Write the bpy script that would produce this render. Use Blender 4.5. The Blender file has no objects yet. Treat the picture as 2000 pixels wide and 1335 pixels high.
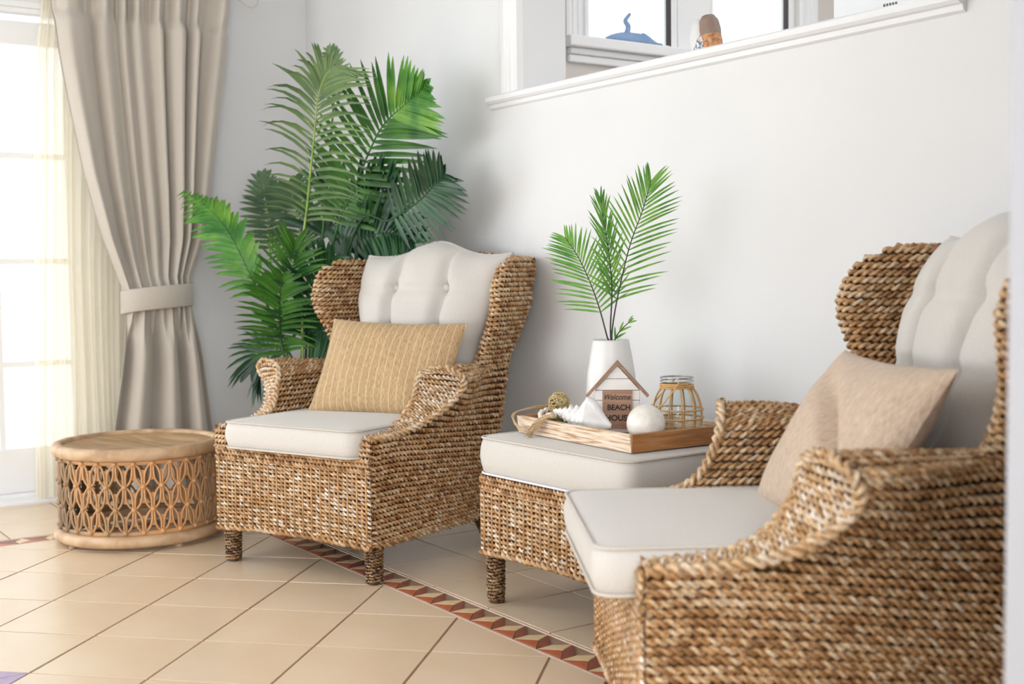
import bpy, math, random
import numpy as np
from mathutils import Matrix, Vector

random.seed(7); RNG = np.random.default_rng(7)
scene = bpy.context.scene
COL = scene.collection

# ---------------------------------------------------------------- camera
F_PX, PITCH, ROLL, YAW = 2385.36, 0.0580694, -0.0117705, 0.599506
CAM = Vector((5.318, -2.483, 0.953))
fw = Vector((-math.cos(YAW)*math.cos(PITCH), math.sin(YAW)*math.cos(PITCH), -math.sin(PITCH)))
rt = fw.cross(Vector((0, 0, 1))).normalized(); up = rt.cross(fw)
rt2 = rt*math.cos(ROLL)+up*math.sin(ROLL); up2 = up*math.cos(ROLL)-rt*math.sin(ROLL)
cd = bpy.data.cameras.new('camera'); cam = bpy.data.objects.new('camera', cd); COL.objects.link(cam)
cd.sensor_width = 36; cd.lens = F_PX*36/2000; cd.clip_start = 0.05
M = Matrix((rt2, up2, -fw)).transposed().to_4x4(); M.translation = CAM; cam.matrix_world = M
cd.dof.use_dof = True; cd.dof.focus_distance = 3.55; cd.dof.aperture_fstop = 3.0
scene.camera = cam

# ---------------------------------------------------------------- world, lights, exposure
w = bpy.data.worlds.new('sky'); scene.world = w; w.use_nodes = True
bg = w.node_tree.nodes['Background']; bg.inputs[0].default_value = (0.93, 0.97, 1.0, 1); bg.inputs[1].default_value = 3.4

def area(name, loc, direction, sx, sy, power, color):
    l = bpy.data.lights.new(name, 'AREA'); l.shape = 'RECTANGLE'; l.size = sx; l.size_y = sy
    l.energy = power; l.color = color
    o = bpy.data.objects.new(name, l); COL.objects.link(o); o.location = loc
    o.rotation_euler = Vector(direction).to_track_quat('-Z', 'Z').to_euler()
    return o
# daylight entering at the terrace doors in the left wall and at the garden window in the rear wall
area('door_daylight', (-0.45, -3.35, 1.15), (1, 0.15, 0), 2.5, 2.1, 200, (0.90, 0.955, 1.0))
area('rear_window_daylight', (2.2, -6.25, 1.4), (0, 1, 0), 3.8, 2.0, 175, (0.93, 0.97, 1.0))
area('hall_fill_light', (7.3, -3.2, 1.45), (-1, 0, 0), 3.2, 2.0, 265, (0.97, 0.98, 1.0))  # added fill from behind the camera to lift dark shadows, no known window
area('stair_fill_light', (3.2, 1.3, 2.7), (0, 0, -1), 2.0, 1.4, 40, (0.95, 0.98, 1.0))  # added lamp under the closed ceiling, brightens the stair space
vs = scene.view_settings
vs.view_transform = 'Standard'; vs.look = 'None'; vs.gamma = 1; vs.use_curve_mapping = False; vs.exposure = -0.82
scene.cycles.use_denoising = True
scene.cycles.use_adaptive_sampling = True; scene.cycles.adaptive_threshold = 0.09; scene.cycles.adaptive_min_samples = 16
scene.cycles.max_bounces = 6; scene.cycles.diffuse_bounces = 3; scene.cycles.glossy_bounces = 3; scene.cycles.transparent_max_bounces = 8
scene.cycles.sample_clamp_indirect = 6; scene.cycles.caustics_reflective = False; scene.cycles.caustics_refractive = False

# ---------------------------------------------------------------- materials
def lin(c):
    if isinstance(c, str):
        c = [int(c[i:i+2], 16)/255 for i in (0, 2, 4)]
    return tuple((x/12.92 if x <= .04045 else ((x+.055)/1.055)**2.4) for x in c)+(1,)
MATS = {}
def pm(name, c1, c2=None, scale=(8, 8, 8), rough=.6, bump=0., bscale=None, bdist=.002, detail=4, spec=.5, contrast=(.35, .65),
       tint=None, sheen=0., trans=0., coat=0., subs=0., coords='Object', distort=0., c3=None, rvar=None):
    """Principled material: two-tone noise colour, optional bump, optional per-vertex tint ramp."""
    m = bpy.data.materials.new(name); m.use_nodes = True; nt = m.node_tree; N = nt.nodes; L = nt.links
    b = N['Principled BSDF']; b.inputs['Roughness'].default_value = rough
    b.inputs['Specular IOR Level'].default_value = spec
    if sheen: b.inputs['Sheen Weight'].default_value = sheen
    if coat: b.inputs['Coat Weight'].default_value = coat
    tc = N.new('ShaderNodeTexCoord'); mp = N.new('ShaderNodeMapping'); mp.inputs['Scale'].default_value = scale
    L.new(tc.outputs[coords], mp.inputs['Vector'])
    col = None
    if c2 is not None:
        nz = N.new('ShaderNodeTexNoise'); nz.inputs['Scale'].default_value = 1; nz.inputs['Detail'].default_value = detail
        nz.inputs['Distortion'].default_value = distort
        L.new(mp.outputs[0], nz.inputs['Vector'])
        cr = N.new('ShaderNodeValToRGB'); cr.color_ramp.elements[0].position = contrast[0]; cr.color_ramp.elements[1].position = contrast[1]
        cr.color_ramp.elements[0].color = lin(c1); cr.color_ramp.elements[1].color = lin(c2)
        if c3 is not None:
            e = cr.color_ramp.elements.new((contrast[0]+contrast[1])/2); e.color = lin(c3)
        L.new(nz.outputs['Fac'], cr.inputs[0]); col = cr.outputs[0]
    else:
        b.inputs['Base Color'].default_value = lin(c1)
    if tint is not None:
        at = N.new('ShaderNodeAttribute'); at.attribute_name = 'tint'
        tr = N.new('ShaderNodeValToRGB'); els = tr.color_ramp.elements
        while len(els) < len(tint): els.new(.5)
        for e, (p, c) in zip(els, tint): e.position = p; e.color = lin(c)
        L.new(at.outputs['Fac'], tr.inputs[0])
        if col is not None:
            mx = N.new('ShaderNodeMix'); mx.data_type = 'RGBA'; mx.blend_type = 'MULTIPLY'; mx.inputs[0].default_value = 1
            L.new(tr.outputs[0], mx.inputs[6]); L.new(col, mx.inputs[7]); col = mx.outputs[2]
        else: col = tr.outputs[0]
    if col is not None: L.new(col, b.inputs['Base Color'])
    if bump:
        nb = N.new('ShaderNodeTexNoise'); nb.inputs['Scale'].default_value = 1; nb.inputs['Detail'].default_value = 3
        mb = N.new('ShaderNodeMapping'); mb.inputs['Scale'].default_value = bscale or scale
        L.new(tc.outputs[coords], mb.inputs['Vector']); L.new(mb.outputs[0], nb.inputs['Vector'])
        bu = N.new('ShaderNodeBump'); bu.inputs['Strength'].default_value = bump; bu.inputs['Distance'].default_value = bdist
        L.new(nb.outputs['Fac'], bu.inputs['Height']); L.new(bu.outputs[0], b.inputs['Normal'])
    if trans:
        t = N.new('ShaderNodeBsdfTranslucent'); mxs = N.new('ShaderNodeMixShader'); mxs.inputs[0].default_value = trans
        if col is not None: L.new(col, t.inputs[0])
        else: t.inputs[0].default_value = lin(c1)
        L.new(b.outputs[0], mxs.inputs[1]); L.new(t.outputs[0], mxs.inputs[2]); L.new(mxs.outputs[0], N['Material Output'].inputs[0])
    MATS[name] = m
    return m

pm('wall_paint', 'e5e5e5', 'e8e8e8', (1.5,)*3, .7, .03, (160,)*3, .0008)
pm('wall_paint_shaded', 'a9aaaf', 'adaeb3', (1.5,)*3, .6)  # wall white darkened to carry the shade on the partition end
pm('stair_paint', 'd8d0c9', 'dcd5cf', (1.5,)*3, .7)
pm('trim_white', 'f1f1f2', 'f4f4f4', (2,)*3, .4, .02, (60,)*3, .0006)
pm('grout', 'a2846c', '927560', (30,)*3, .9, .3, (300,)*3)
pm('tile_beige', 'dfc5a6', 'e6d0b4', (3,)*3, .27, .05, (45,)*3, .0015, contrast=(.3, .7), c3='e2caac')
pm('tile_terracotta', 'b5603f', 'c2714f', (30,)*3, .42, .05, (90,)*3, .001)
pm('tile_brown', '83483a', '935646', (30,)*3, .42, .05, (90,)*3, .001)
pm('tile_cream', 'dcc094', 'e3caa2', (30,)*3, .42, .05, (90,)*3, .001)
pm('tile_mauve', 'a58fae', 'b7a2bd', (30,)*3, .4)
pm('tile_trim', 'dfc6b4', 'e6d2c2', (30,)*3, .5)
FIB = (140, 140, 140)
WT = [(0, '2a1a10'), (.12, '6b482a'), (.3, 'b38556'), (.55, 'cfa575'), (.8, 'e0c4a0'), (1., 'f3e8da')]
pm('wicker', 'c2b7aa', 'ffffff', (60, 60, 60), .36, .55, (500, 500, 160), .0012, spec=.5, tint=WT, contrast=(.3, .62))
WT2 = [(0, '23150d'), (.15, '5a3f2a'), (.4, '9a7650'), (.7, 'bd9a72'), (1., 'dcc3a0')]
pm('wicker_leg', 'c2b7aa', 'ffffff', (60, 60, 60), .5, .5, (500, 500, 160), .0012, spec=.5, tint=WT2)
pm('linen', 'cbc5be', 'd4cfc8', (420, 420, 420), .85, .25, (900, 900, 900), .0006, sheen=.25)
pm('linen_piping', 'c5bcb1', 'd0c7bc', (300,)*3, .85, sheen=.2)
pm('zip_white', 'dfe0ea', 'e9e9f0', (100,)*3, .7)
pm('drape', 'c0b7ab', 'cac1b5', (260, 260, 900), .85, .15, (700, 700, 700), .0006, sheen=.3)
pm('wood_table', 'a58466', 'd5b896', (9, 9, 9), .55, .2, (60, 60, 60), .001, c3='c19f7c', distort=1.2, contrast=(.28, .7))
pm('wood_table_top', '93765a', 'cbab84', (4, 22, 4), .5, .15, (8, 90, 8), .001, c3='ad875c', distort=.8, contrast=(.28, .72))
pm('wood_lattice', '7f6c59', 'd6a16e', (5, 5, 1.2), .6, .3, (80, 80, 40), .0012, c3='ad8b66', contrast=(.33, .66))
pm('tray_wood', 'a8703e', 'c48d58', (6, 60, 60), .5, .15, (12, 140, 140), .0008, c3='b57c49', distort=.6)
pm('tray_end_wood', 'a06a3c', 'bf8a58', (60, 8, 110), .5, .15, (140, 14, 160), .0008, c3='b07845', distort=.5)
pm('tray_whitewash', 'b48a66', 'ead9c6', (12, 160, 230), .65, .35, (16, 200, 300), .001, c3='dcc2a6', contrast=(.36, .58), detail=6)
pm('jute', 'b89770', 'd3b791', (300,)*3, .85, .4, (500,)*3, .001)
pm('bead_wood', 'e6dccb', 'f0e8da', (60,)*3, .5)
pm('ceramic_white', 'e6e4e1', None, rough=.32)
pm('house_white', 'eeebe6', 'f4f2ee', (8, 8, 60), .65)
pm('house_wood', '96705a', 'ab8670', (10, 80, 80), .7, .2, (20, 200, 200), .0006)
pm('sign_board', 'a5806a', 'b8947d', (6, 60, 120), .75)
pm('ink', '332c28', None, rough=.7)
pm('shell_white', 'ecebea', 'f6f4f1', (30,)*3, .35, .2, (120,)*3, .001, coat=.2)
pm('pearl_white', 'e6e0d5', 'f3efe7', (45,)*3, .35, .25, (90,)*3, .0012, c3='eee8de', coat=.3)
pm('rattan', 'b49a63', 'd6c28f', (70,)*3, .6)
pm('rattan_pink', 'bfa080', 'dcc6ab', (70,)*3, .6)
pm('moss', '5d5a30', '8e8a55', (90,)*3, .8)
pm('cane', 'cb9a5c', 'ddb47c', (60,)*3, .5)
pm('steel', 'b9bbbd', None, rough=.25); MATS['steel'].node_tree.nodes['Principled BSDF'].inputs['Metallic'].default_value = 1
pm('stem_dark', '3a3432', None, rough=.55)
pm('stem_green', '7d9a44', 'a0b560', (20,)*3, .5)
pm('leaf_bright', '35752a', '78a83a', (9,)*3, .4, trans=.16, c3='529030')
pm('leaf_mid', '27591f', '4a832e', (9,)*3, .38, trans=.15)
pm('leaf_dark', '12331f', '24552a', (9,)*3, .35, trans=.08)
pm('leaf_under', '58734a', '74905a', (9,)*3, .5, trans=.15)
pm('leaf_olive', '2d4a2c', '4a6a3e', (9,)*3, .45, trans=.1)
pm('leaf_sprig', '4f8f35', '86ba52', (20,)*3, .45, trans=.2)
pm('pot_clay', 'cfc4b5', 'd9cfc2', (12,)*3, .7)
pm('soil', '3c2e22', '55432f', (60,)*3, .95, .6, (80,)*3, .005)
pm('whale_blue', '7d9cc4', '8fabcf', (12,)*3, .6)
pm('dome_brown', '8c7468', '9a8276', (30,)*3, .6)
pm('mosaic_orange', 'a8683c', 'dba878', (90,)*3, .5)
pm('mosaic_silver', '7d7d88', 'f0f0f4', (160,)*3, .35, contrast=(.45, .55))
pm('green_print', '5d6f5d', None, rough=.7)

def pillow_mat(name, c1, c2, stripe, per, amount):
    m = pm(name, c1, c2, (500, 70, 70), .8, .6, (900, 260, 260), .001, sheen=.15)
    nt = m.node_tree; N = nt.nodes; L = nt.links; b = N['Principled BSDF']
    tc = N.new('ShaderNodeTexCoord'); sx = N.new('ShaderNodeSeparateXYZ'); L.new(tc.outputs['Object'], sx.inputs[0])
    mu = N.new('ShaderNodeMath'); mu.operation = 'MULTIPLY'; mu.inputs[1].default_value = 1/per; L.new(sx.outputs[0], mu.inputs[0])
    fr = N.new('ShaderNodeMath'); fr.operation = 'FRACT'; L.new(mu.outputs[0], fr.inputs[0])
    cr = N.new('ShaderNodeValToRGB'); e = cr.color_ramp.elements
    e[0].position = 0; e[0].color = (1, 1, 1, 1); e[1].position = .16; e[1].color = (0, 0, 0, 1)
    L.new(fr.outputs[0], cr.inputs[0])
    ml = N.new('ShaderNodeMath'); ml.operation = 'MULTIPLY'; ml.inputs[1].default_value = amount; L.new(cr.outputs[0], ml.inputs[0])
    mx = N.new('ShaderNodeMix'); mx.data_type = 'RGBA'
    src = b.inputs['Base Color'].links[0].from_socket
    L.new(ml.outputs[0], mx.inputs[0]); L.new(src, mx.inputs[6]); mx.inputs[7].default_value = lin(stripe); L.new(mx.outputs[2], b.inputs['Base Color'])
    return m
pillow_mat('pillow_straw', 'a5845c', 'cbac80', 'e6d2ac', .0285, .75)
pillow_mat('pillow_beige', 'b99e86', 'd8c2ac', 'e0ccb6', .045, .35)

def glassy(name, tint, gloss, rough=.02):
    m = bpy.data.materials.new(name); m.use_nodes = True; nt = m.node_tree; N = nt.nodes; L = nt.links
    for n in list(N):
        if n.type == 'BSDF_PRINCIPLED': N.remove(n)
    t = N.new('ShaderNodeBsdfTransparent'); t.inputs[0].default_value = tint
    g = N.new('ShaderNodeBsdfGlossy'); g.inputs['Roughness'].default_value = rough
    fr = N.new('ShaderNodeLayerWeight'); fr.inputs[0].default_value = .5
    pw = N.new('ShaderNodeMath'); pw.operation = 'POWER'; pw.inputs[1].default_value = 4; L.new(fr.outputs['Facing'], pw.inputs[0])
    ad = N.new('ShaderNodeMath'); ad.operation = 'MULTIPLY_ADD'; ad.inputs[1].default_value = gloss*.35; ad.inputs[2].default_value = .03; L.new(pw.outputs[0], ad.inputs[0])
    x = N.new('ShaderNodeMixShader'); L.new(ad.outputs[0], x.inputs[0]); L.new(t.outputs[0], x.inputs[1]); L.new(g.outputs[0], x.inputs[2])
    L.new(x.outputs[0], N['Material Output'].inputs[0]); MATS[name] = m
glassy('window_glass', (.97, .98, .98, 1), .8)
glassy('jar_glass', (.93, .96, .96, 1), 1.2)
def sheer_mat():
    m = bpy.data.materials.new('sheer'); m.use_nodes = True; nt = m.node_tree; N = nt.nodes; L = nt.links
    for n in list(N):
        if n.type == 'BSDF_PRINCIPLED': N.remove(n)
    d = N.new('ShaderNodeBsdfDiffuse'); d.inputs[0].default_value = lin('fffaf0')
    t = N.new('ShaderNodeBsdfTranslucent'); t.inputs[0].default_value = lin('fff8e4')
    p = N.new('ShaderNodeBsdfTransparent'); p.inputs[0].default_value = (1, 1, 1, 1)
    a = N.new('ShaderNodeMixShader'); a.inputs[0].default_value = .6; L.new(d.outputs[0], a.inputs[1]); L.new(t.outputs[0], a.inputs[2])
    b = N.new('ShaderNodeMixShader'); b.inputs[0].default_value = .22; L.new(a.outputs[0], b.inputs[1]); L.new(p.outputs[0], b.inputs[2])
    L.new(b.outputs[0], N['Material Output'].inputs[0]); MATS['sheer'] = m
sheer_mat()

# ---------------------------------------------------------------- mesh helpers
class MB:
    def __init__(s): s.v = []; s.f = []; s.m = []; s.t = []; s.n = 0
    def add(s, V, F, mi=0, tint=.5):
        V = np.asarray(V, float).reshape(-1, 3)
        o = s.n; s.v.append(V); s.n += len(V)
        F = [tuple(int(i)+o for i in f) for f in F] if not isinstance(F, np.ndarray) else [tuple(f) for f in (F+o).tolist()]
        s.f += F; s.m += [mi]*len(F)
        s.t.append(np.full(len(V), tint) if np.isscalar(tint) else np.asarray(tint, float))
    def box(s, x0, x1, y0, y1, z0, z1, mi=0):
        V = [(x, y, z) for z in (z0, z1) for y in (y0, y1) for x in (x0, x1)]
        s.add(V, [(0, 2, 3, 1), (4, 5, 7, 6), (0, 1, 5, 4), (2, 6, 7, 3), (0, 4, 6, 2), (1, 3, 7, 5)], mi)
    def prism(s, poly, z0, z1, mi=0, ch=0.):
        """vertical prism of an xy polygon (counter-clockwise) with an optional chamfered top edge"""
        P = np.asarray(poly, float); n = len(P); c = P.mean(0)
        rings = [(P, z0), (P, z1-ch)]
        if ch:
            d = P-c; ln = np.linalg.norm(d, axis=1, keepdims=True); rings.append((c+d*(1-ch*1.3/ln), z1))
        V = np.concatenate([np.column_stack([p, np.full(n, z)]) for p, z in rings])
        F = [(k*n+i, k*n+(i+1) % n, (k+1)*n+(i+1) % n, (k+1)*n+i) for k in range(len(rings)-1) for i in range(n)]
        F.append(tuple(range((len(rings)-1)*n, len(rings)*n))); F.append(tuple(range(n-1, -1, -1)))
        s.add(V, F, mi)
    def grid(s, G, mi=0, closeu=False, flip=False, tint=.5):
        G = np.asarray(G); a, b = G.shape[:2]
        idx = np.arange(a*b).reshape(a, b)
        if closeu: idx = np.concatenate([idx, idx[:1]], 0)
        q = np.stack([idx[:-1, :-1], idx[1:, :-1], idx[1:, 1:], idx[:-1, 1:]], -1).reshape(-1, 4)
        if flip: q = q[:, ::-1]
        s.add(G.reshape(-1, 3), q, mi, tint)
    def tube(s, P, r, K=6, mi=0, closed=False, caps=True, tint=.5):
        P = np.asarray(P, float); n = len(P)
        r = np.full(n, r) if np.isscalar(r) else np.asarray(r, float)
        T = (np.roll(P, -1, 0)-np.roll(P, 1, 0)) if closed else np.gradient(P, axis=0)
        T /= np.linalg.norm(T, axis=1, keepdims=True)+1e-12
        ref = np.array([0, 0, 1.]) if abs(T[0, 2]) < .9 else np.array([1., 0, 0])
        Ns = []; nn = ref
        for i in range(n):
            nn = nn-T[i]*(nn@T[i]); l = np.linalg.norm(nn)
            nn = nn/l if l > 1e-6 else np.cross(T[i], [1., .3, .2]); nn = nn/np.linalg.norm(nn); Ns.append(nn)
        Ns = np.array(Ns); B = np.cross(T, Ns)
        a = np.arange(K)*2*np.pi/K
        G = P[:, None]+r[:, None, None]*(np.cos(a)[None, :, None]*Ns[:, None]+np.sin(a)[None, :, None]*B[:, None])
        idx = np.arange(n*K).reshape(n, K)
        i2 = np.concatenate([idx, idx[:1]], 0) if closed else idx
        i2 = np.concatenate([i2, i2[:, :1]], 1)
        q = np.stack([i2[:-1, :-1], i2[:-1, 1:], i2[1:, 1:], i2[1:, :-1]], -1).reshape(-1, 4)
        F = [tuple(f) for f in q.tolist()]
        if caps and not closed: F += [tuple(range(K-1, -1, -1)), tuple(idx[-1].tolist())]
        s.add(G.reshape(-1, 3), F, mi, tint if np.isscalar(tint) else np.repeat(tint, K))
    def lathe(s, prof, K=48, mi=0, c=(0, 0), tint=.5):
        a = np.arange(K)*2*np.pi/K
        G = np.array([[(c[0]+r*math.cos(t), c[1]+r*math.sin(t), z) for (r, z) in prof] for t in a])
        s.grid(G, mi, closeu=True, tint=tint)
    def ball(s, c, r, n=12, mi=0, tint=.5):
        r = (r, r, r) if np.isscalar(r) else r
        prof = [(max(1e-5, math.sin(t)), -math.cos(t)) for t in np.linspace(0, math.pi, n)]
        a = np.arange(2*n)*math.pi/n
        G = np.array([[(c[0]+r[0]*q*math.cos(t), c[1]+r[1]*q*math.sin(t), c[2]+r[2]*z) for q, z in prof] for t in a])
        s.grid(G, mi, closeu=True, tint=tint)
    def mirror(s):
        o = MB(); o.n = s.n; o.v = [v*np.array([-1, 1, 1]) for v in s.v]; o.f = [f[::-1] for f in s.f]; o.m = list(s.m); o.t = list(s.t); return o
    def build(s, name, mats, parent=None, smooth=True, bevel=0., loc=None, rotz=0.):
        me = bpy.data.meshes.new(name)
        me.from_pydata(np.concatenate(s.v).tolist(), [], s.f)
        mats = [mats] if isinstance(mats, str) else mats
        for m in mats: me.materials.append(MATS[m])
        if len(mats) > 1: me.polygons.foreach_set('material_index', s.m)
        me.polygons.foreach_set('use_smooth', [smooth]*len(me.polygons))
        at = me.attributes.new('tint', 'FLOAT', 'POINT'); at.data.foreach_set('value', np.concatenate(s.t))
        me.update()
        o = bpy.data.objects.new(name, me); COL.objects.link(o)
        if parent: o.parent = parent
        if loc is not None: o.location = loc
        o.rotation_euler.z = rotz
        if bevel:
            b = o.modifiers.new('bevel', 'BEVEL'); b.width = bevel; b.segments = 2; b.limit_method = 'ANGLE'
        return o

def tag(o, label=None, cat=None, group=None, kind=None):
    if label: o['label'] = label
    if cat: o['category'] = cat
    if group: o['group'] = group
    if kind: o['kind'] = kind
    return o
def empty(name, loc=(0, 0, 0), rotz=0., label=None, cat=None, group=None, kind=None):
    o = bpy.data.objects.new(name, None); COL.objects.link(o); o.location = loc; o.rotation_euler.z = rotz
    o.empty_display_size = .1
    return tag(o, label, cat, group, kind)
def sm(t): t = np.clip(t, 0, 1); return t*t*(3-2*t)
def smooth_path(P, n):
    P = np.asarray(P, float); m = len(P)
    Q = np.concatenate([[2*P[0]-P[1]], P, [2*P[-1]-P[-2]]])
    out = []
    for t in np.linspace(0, m-1, n):
        i = min(int(t), m-2); f = t-i; a, b, c, d = Q[i:i+4]
        out.append(.5*((2*b)+(c-a)*f+(2*a-5*b+4*c-d)*f*f+(-a+3*b-3*c+d)*f**3))
    return np.array(out)
def resample(P, n):
    P = np.asarray(P, float); d = np.r_[0, np.cumsum(np.linalg.norm(np.diff(P, axis=0), axis=1))]
    t = np.linspace(0, d[-1], n); return np.column_stack([np.interp(t, d, P[:, k]) for k in range(P.shape[1])])
def clip_poly(P, a, b, c):
    """keep a*x+b*y <= c"""
    out = []
    for i in range(len(P)):
        p, q = P[i], P[(i+1) % len(P)]; dp = a*p[0]+b*p[1]-c; dq = a*q[0]+b*q[1]-c
        if dp <= 0: out.append(p)
        if dp*dq < 0: t = dp/(dp-dq); out.append((p[0]+t*(q[0]-p[0]), p[1]+t*(q[1]-p[1])))
    return out
def poly_area(P): return .5*sum(P[i][0]*P[(i+1) % len(P)][1]-P[(i+1) % len(P)][0]*P[i][1] for i in range(len(P)))

# ================================================================ ROOM
XW, YW = -.12, .06          # left wall plane, right wall plane
XE, YS, ZC = 7.0, -6.0, 2.75
# ---- floor with tiles
b = MB(); b.box(XW-.2, XE, YS, YW+.2, -.08, -.003); b.box(1.45, XE, YW+.2, 2.4, -.08, -.003); floor = tag(b.build('floor', 'grout', smooth=False), kind='structure')
G = .0035
def tile(poly, mat='tile_beige', name='tile', g=G):
    A = poly_area(poly)
    if abs(A) < .0012 and name == 'tile': return
    if A < 0: poly = poly[::-1]
    P = np.array(poly); n = len(P); Q = []
    for i in range(n):      # inset every edge by half the joint
        p0, p1, p2 = P[i-1], P[i], P[(i+1) % n]
        d1 = (p1-p0)/max(1e-9, np.linalg.norm(p1-p0)); d2 = (p2-p1)/max(1e-9, np.linalg.norm(p2-p1))
        n1 = np.array([-d1[1], d1[0]]); n2 = np.array([-d2[1], d2[0]]); k = 1+n1@n2
        if k < .15: return
        Q.append(p1+(n1+n2)*g/k)
    c = np.mean(Q, 0); dz = random.uniform(-.0006, .0003)
    m = MB(); m.prism(np.array(Q)-c, -.012, dz, 0, ch=.0006)
    m.build(name, mat, floor, smooth=False, loc=(c[0], c[1], 0))
U = np.array([1, 1])/math.sqrt(2); Vv = np.array([-1, 1])/math.sqrt(2); TP = .3055; O0 = np.array([2.051, -1.171])
XB, YB = .757, -.735        # inner edges of the border
for i in range(-14, 12):
    for j in range(-14, 8):
        c4 = [O0+TP*(U*(i+a)+Vv*(j+bb)) for a, bb in ((0, 0), (1, 0), (1, 1), (0, 1))]
        P = [tuple(p) for p in c4]
        for cl in ((-1, 0, -XB), (0, 1, YB), (1, 0, 5.2), (0, -1, 3.6)):
            P = clip_poly(P, *cl)
            if len(P) < 3: break
        if len(P) < 3: continue
        if (i, j) == (-2, -3):
            cc = np.mean(c4, 0)
            for k in range(4):
                mid = (np.array(c4[k])+c4[(k+1) % 4])/2; mid2 = (np.array(c4[(k+1) % 4])+c4[(k+2) % 4])/2
                tile([tuple(cc), tuple(mid), tuple(c4[(k+1) % 4])], 'tile_mauve' if k % 2 else 'tile_cream', 'inset_tile', .0015)
                tile([tuple(cc), tuple(c4[(k+1) % 4]), tuple(mid2)], 'tile_mauve', 'inset_tile', .0015)
            continue
        tile(P)
for k in range(-9, 9):      # wall-aligned tiles beside the right wall
    x0 = max(2.452+.2985*k, .652); x1 = min(2.452+.2985*(k+1), 4.6)
    if x1-x0 < .03: continue
    for y0, y1 in ((-.62, -.33), (-.33, -.031), (-.031, YW)):
        tile([(x0, y0), (x1, y0), (x1, y1), (x0, y1)])
for k in range(-10, 3):     # and beside the left wall
    y0 = -.62+.2985*k; y1 = min(y0+.2985, YW)
    if y1-y0 < .03: continue
    for x0, x1 in ((.35, .652), (.047, .35), (XW, .047)):
        tile([(x0, y0), (x1, y0), (x1, y1), (x0, y1)])
def strip(x0, x1, y0, y1): tile([(x0, y0), (x1, y0), (x1, y1), (x0, y1)], 'tile_trim', 'border_trim', .0008)
strip(XB, 4.6, -.735, -.728); strip(.652, 4.6, -.630, -.622)
strip(.750, .757, -3.6, -.735); strip(.652, .660, -3.6, -.630)
PC = [('tile_terracotta', ((0, 0), (1, 0), (.47, .5))), ('tile_terracotta', ((.25, 1), (1.25, 1), (.95, .53))),
      ('tile_cream', ((0, 0), (-.05, .53), (.25, 1), (.47, .5))), ('tile_brown', ((1, 0), (.95, .53), (.25, 1), (.47, .5)))]
PER = .1045
for k in range(-16, 12):
    for mt, pl in PC:
        tile([(2.528+PER*(k+s), -.727+.096*t) for s, t in pl], mt, 'border_tile', .0013)
for k in range(0, 22):
    for mt, pl in PC:
        P = [(.749-.088*t, -2.55+PER*(k+s)) for s, t in pl]
        if max(p[1] for p in P) < -.66: tile(P, mt, 'border_tile', .0013)

# ---- walls
b = MB()                     # left wall with the terrace door openings
b.box(XW-.12, XW, -.95, YW+.19, 0, ZC); b.box(XW-.12, XW, YS, -4.7, 0, ZC); b.box(XW-.12, XW, -4.7, -.95, 2.06, ZC)
tag(b.build('wall_left', 'wall_paint', smooth=False), kind='structure')
b = MB(); LZ = 1.60
b.box(XW-.12, 1.69, YW, YW+.19, 0, ZC); b.box(1.69, 3.50, YW, YW+.19, 0, LZ-.03); b.box(3.50, XE, YW, YW+.19, 0, ZC)
b.box(1.69, 3.50, YW, YW+.19, 2.5, ZC)
tag(b.build('wall_right', 'wall_paint', smooth=False), kind='structure')
b = MB(); b.box(XW-.12, .4, YS-.1, YS, 0, ZC); b.box(4.2, XE, YS-.1, YS, 0, ZC); b.box(.4, 4.2, YS-.1, YS, 0, .4); b.box(.4, 4.2, YS-.1, YS, 2.4, ZC)
tag(b.build('wall_rear', 'wall_paint', smooth=False), kind='structure')
b = MB(); b.box(XE, XE+.1, YS, -4.9, 0, ZC); b.box(XE, XE+.1, -1.5, YW+.19, 0, ZC); b.box(XE, XE+.1, -4.9, -1.5, 0, .4); b.box(XE, XE+.1, -4.9, -1.5, 2.5, ZC); tag(b.build('wall_end', 'wall_paint', smooth=False), kind='structure')  # unseen opening added here to let fill light in
b = MB(); b.box(XW-.12, XE+.1, YS-.1, YW+.19, ZC, ZC+.1); b.box(1.49, XE+.1, YW+.19, 2.4, ZC, ZC+.1); tag(b.build('ceiling', 'wall_paint', smooth=False), kind='structure')
b = MB(); b.box(4.535, 4.68, -1.30, YW-.001, 0, ZC-.001); tag(b.build('wall_partition', 'wall_paint_shaded', smooth=False), kind='structure')
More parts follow.
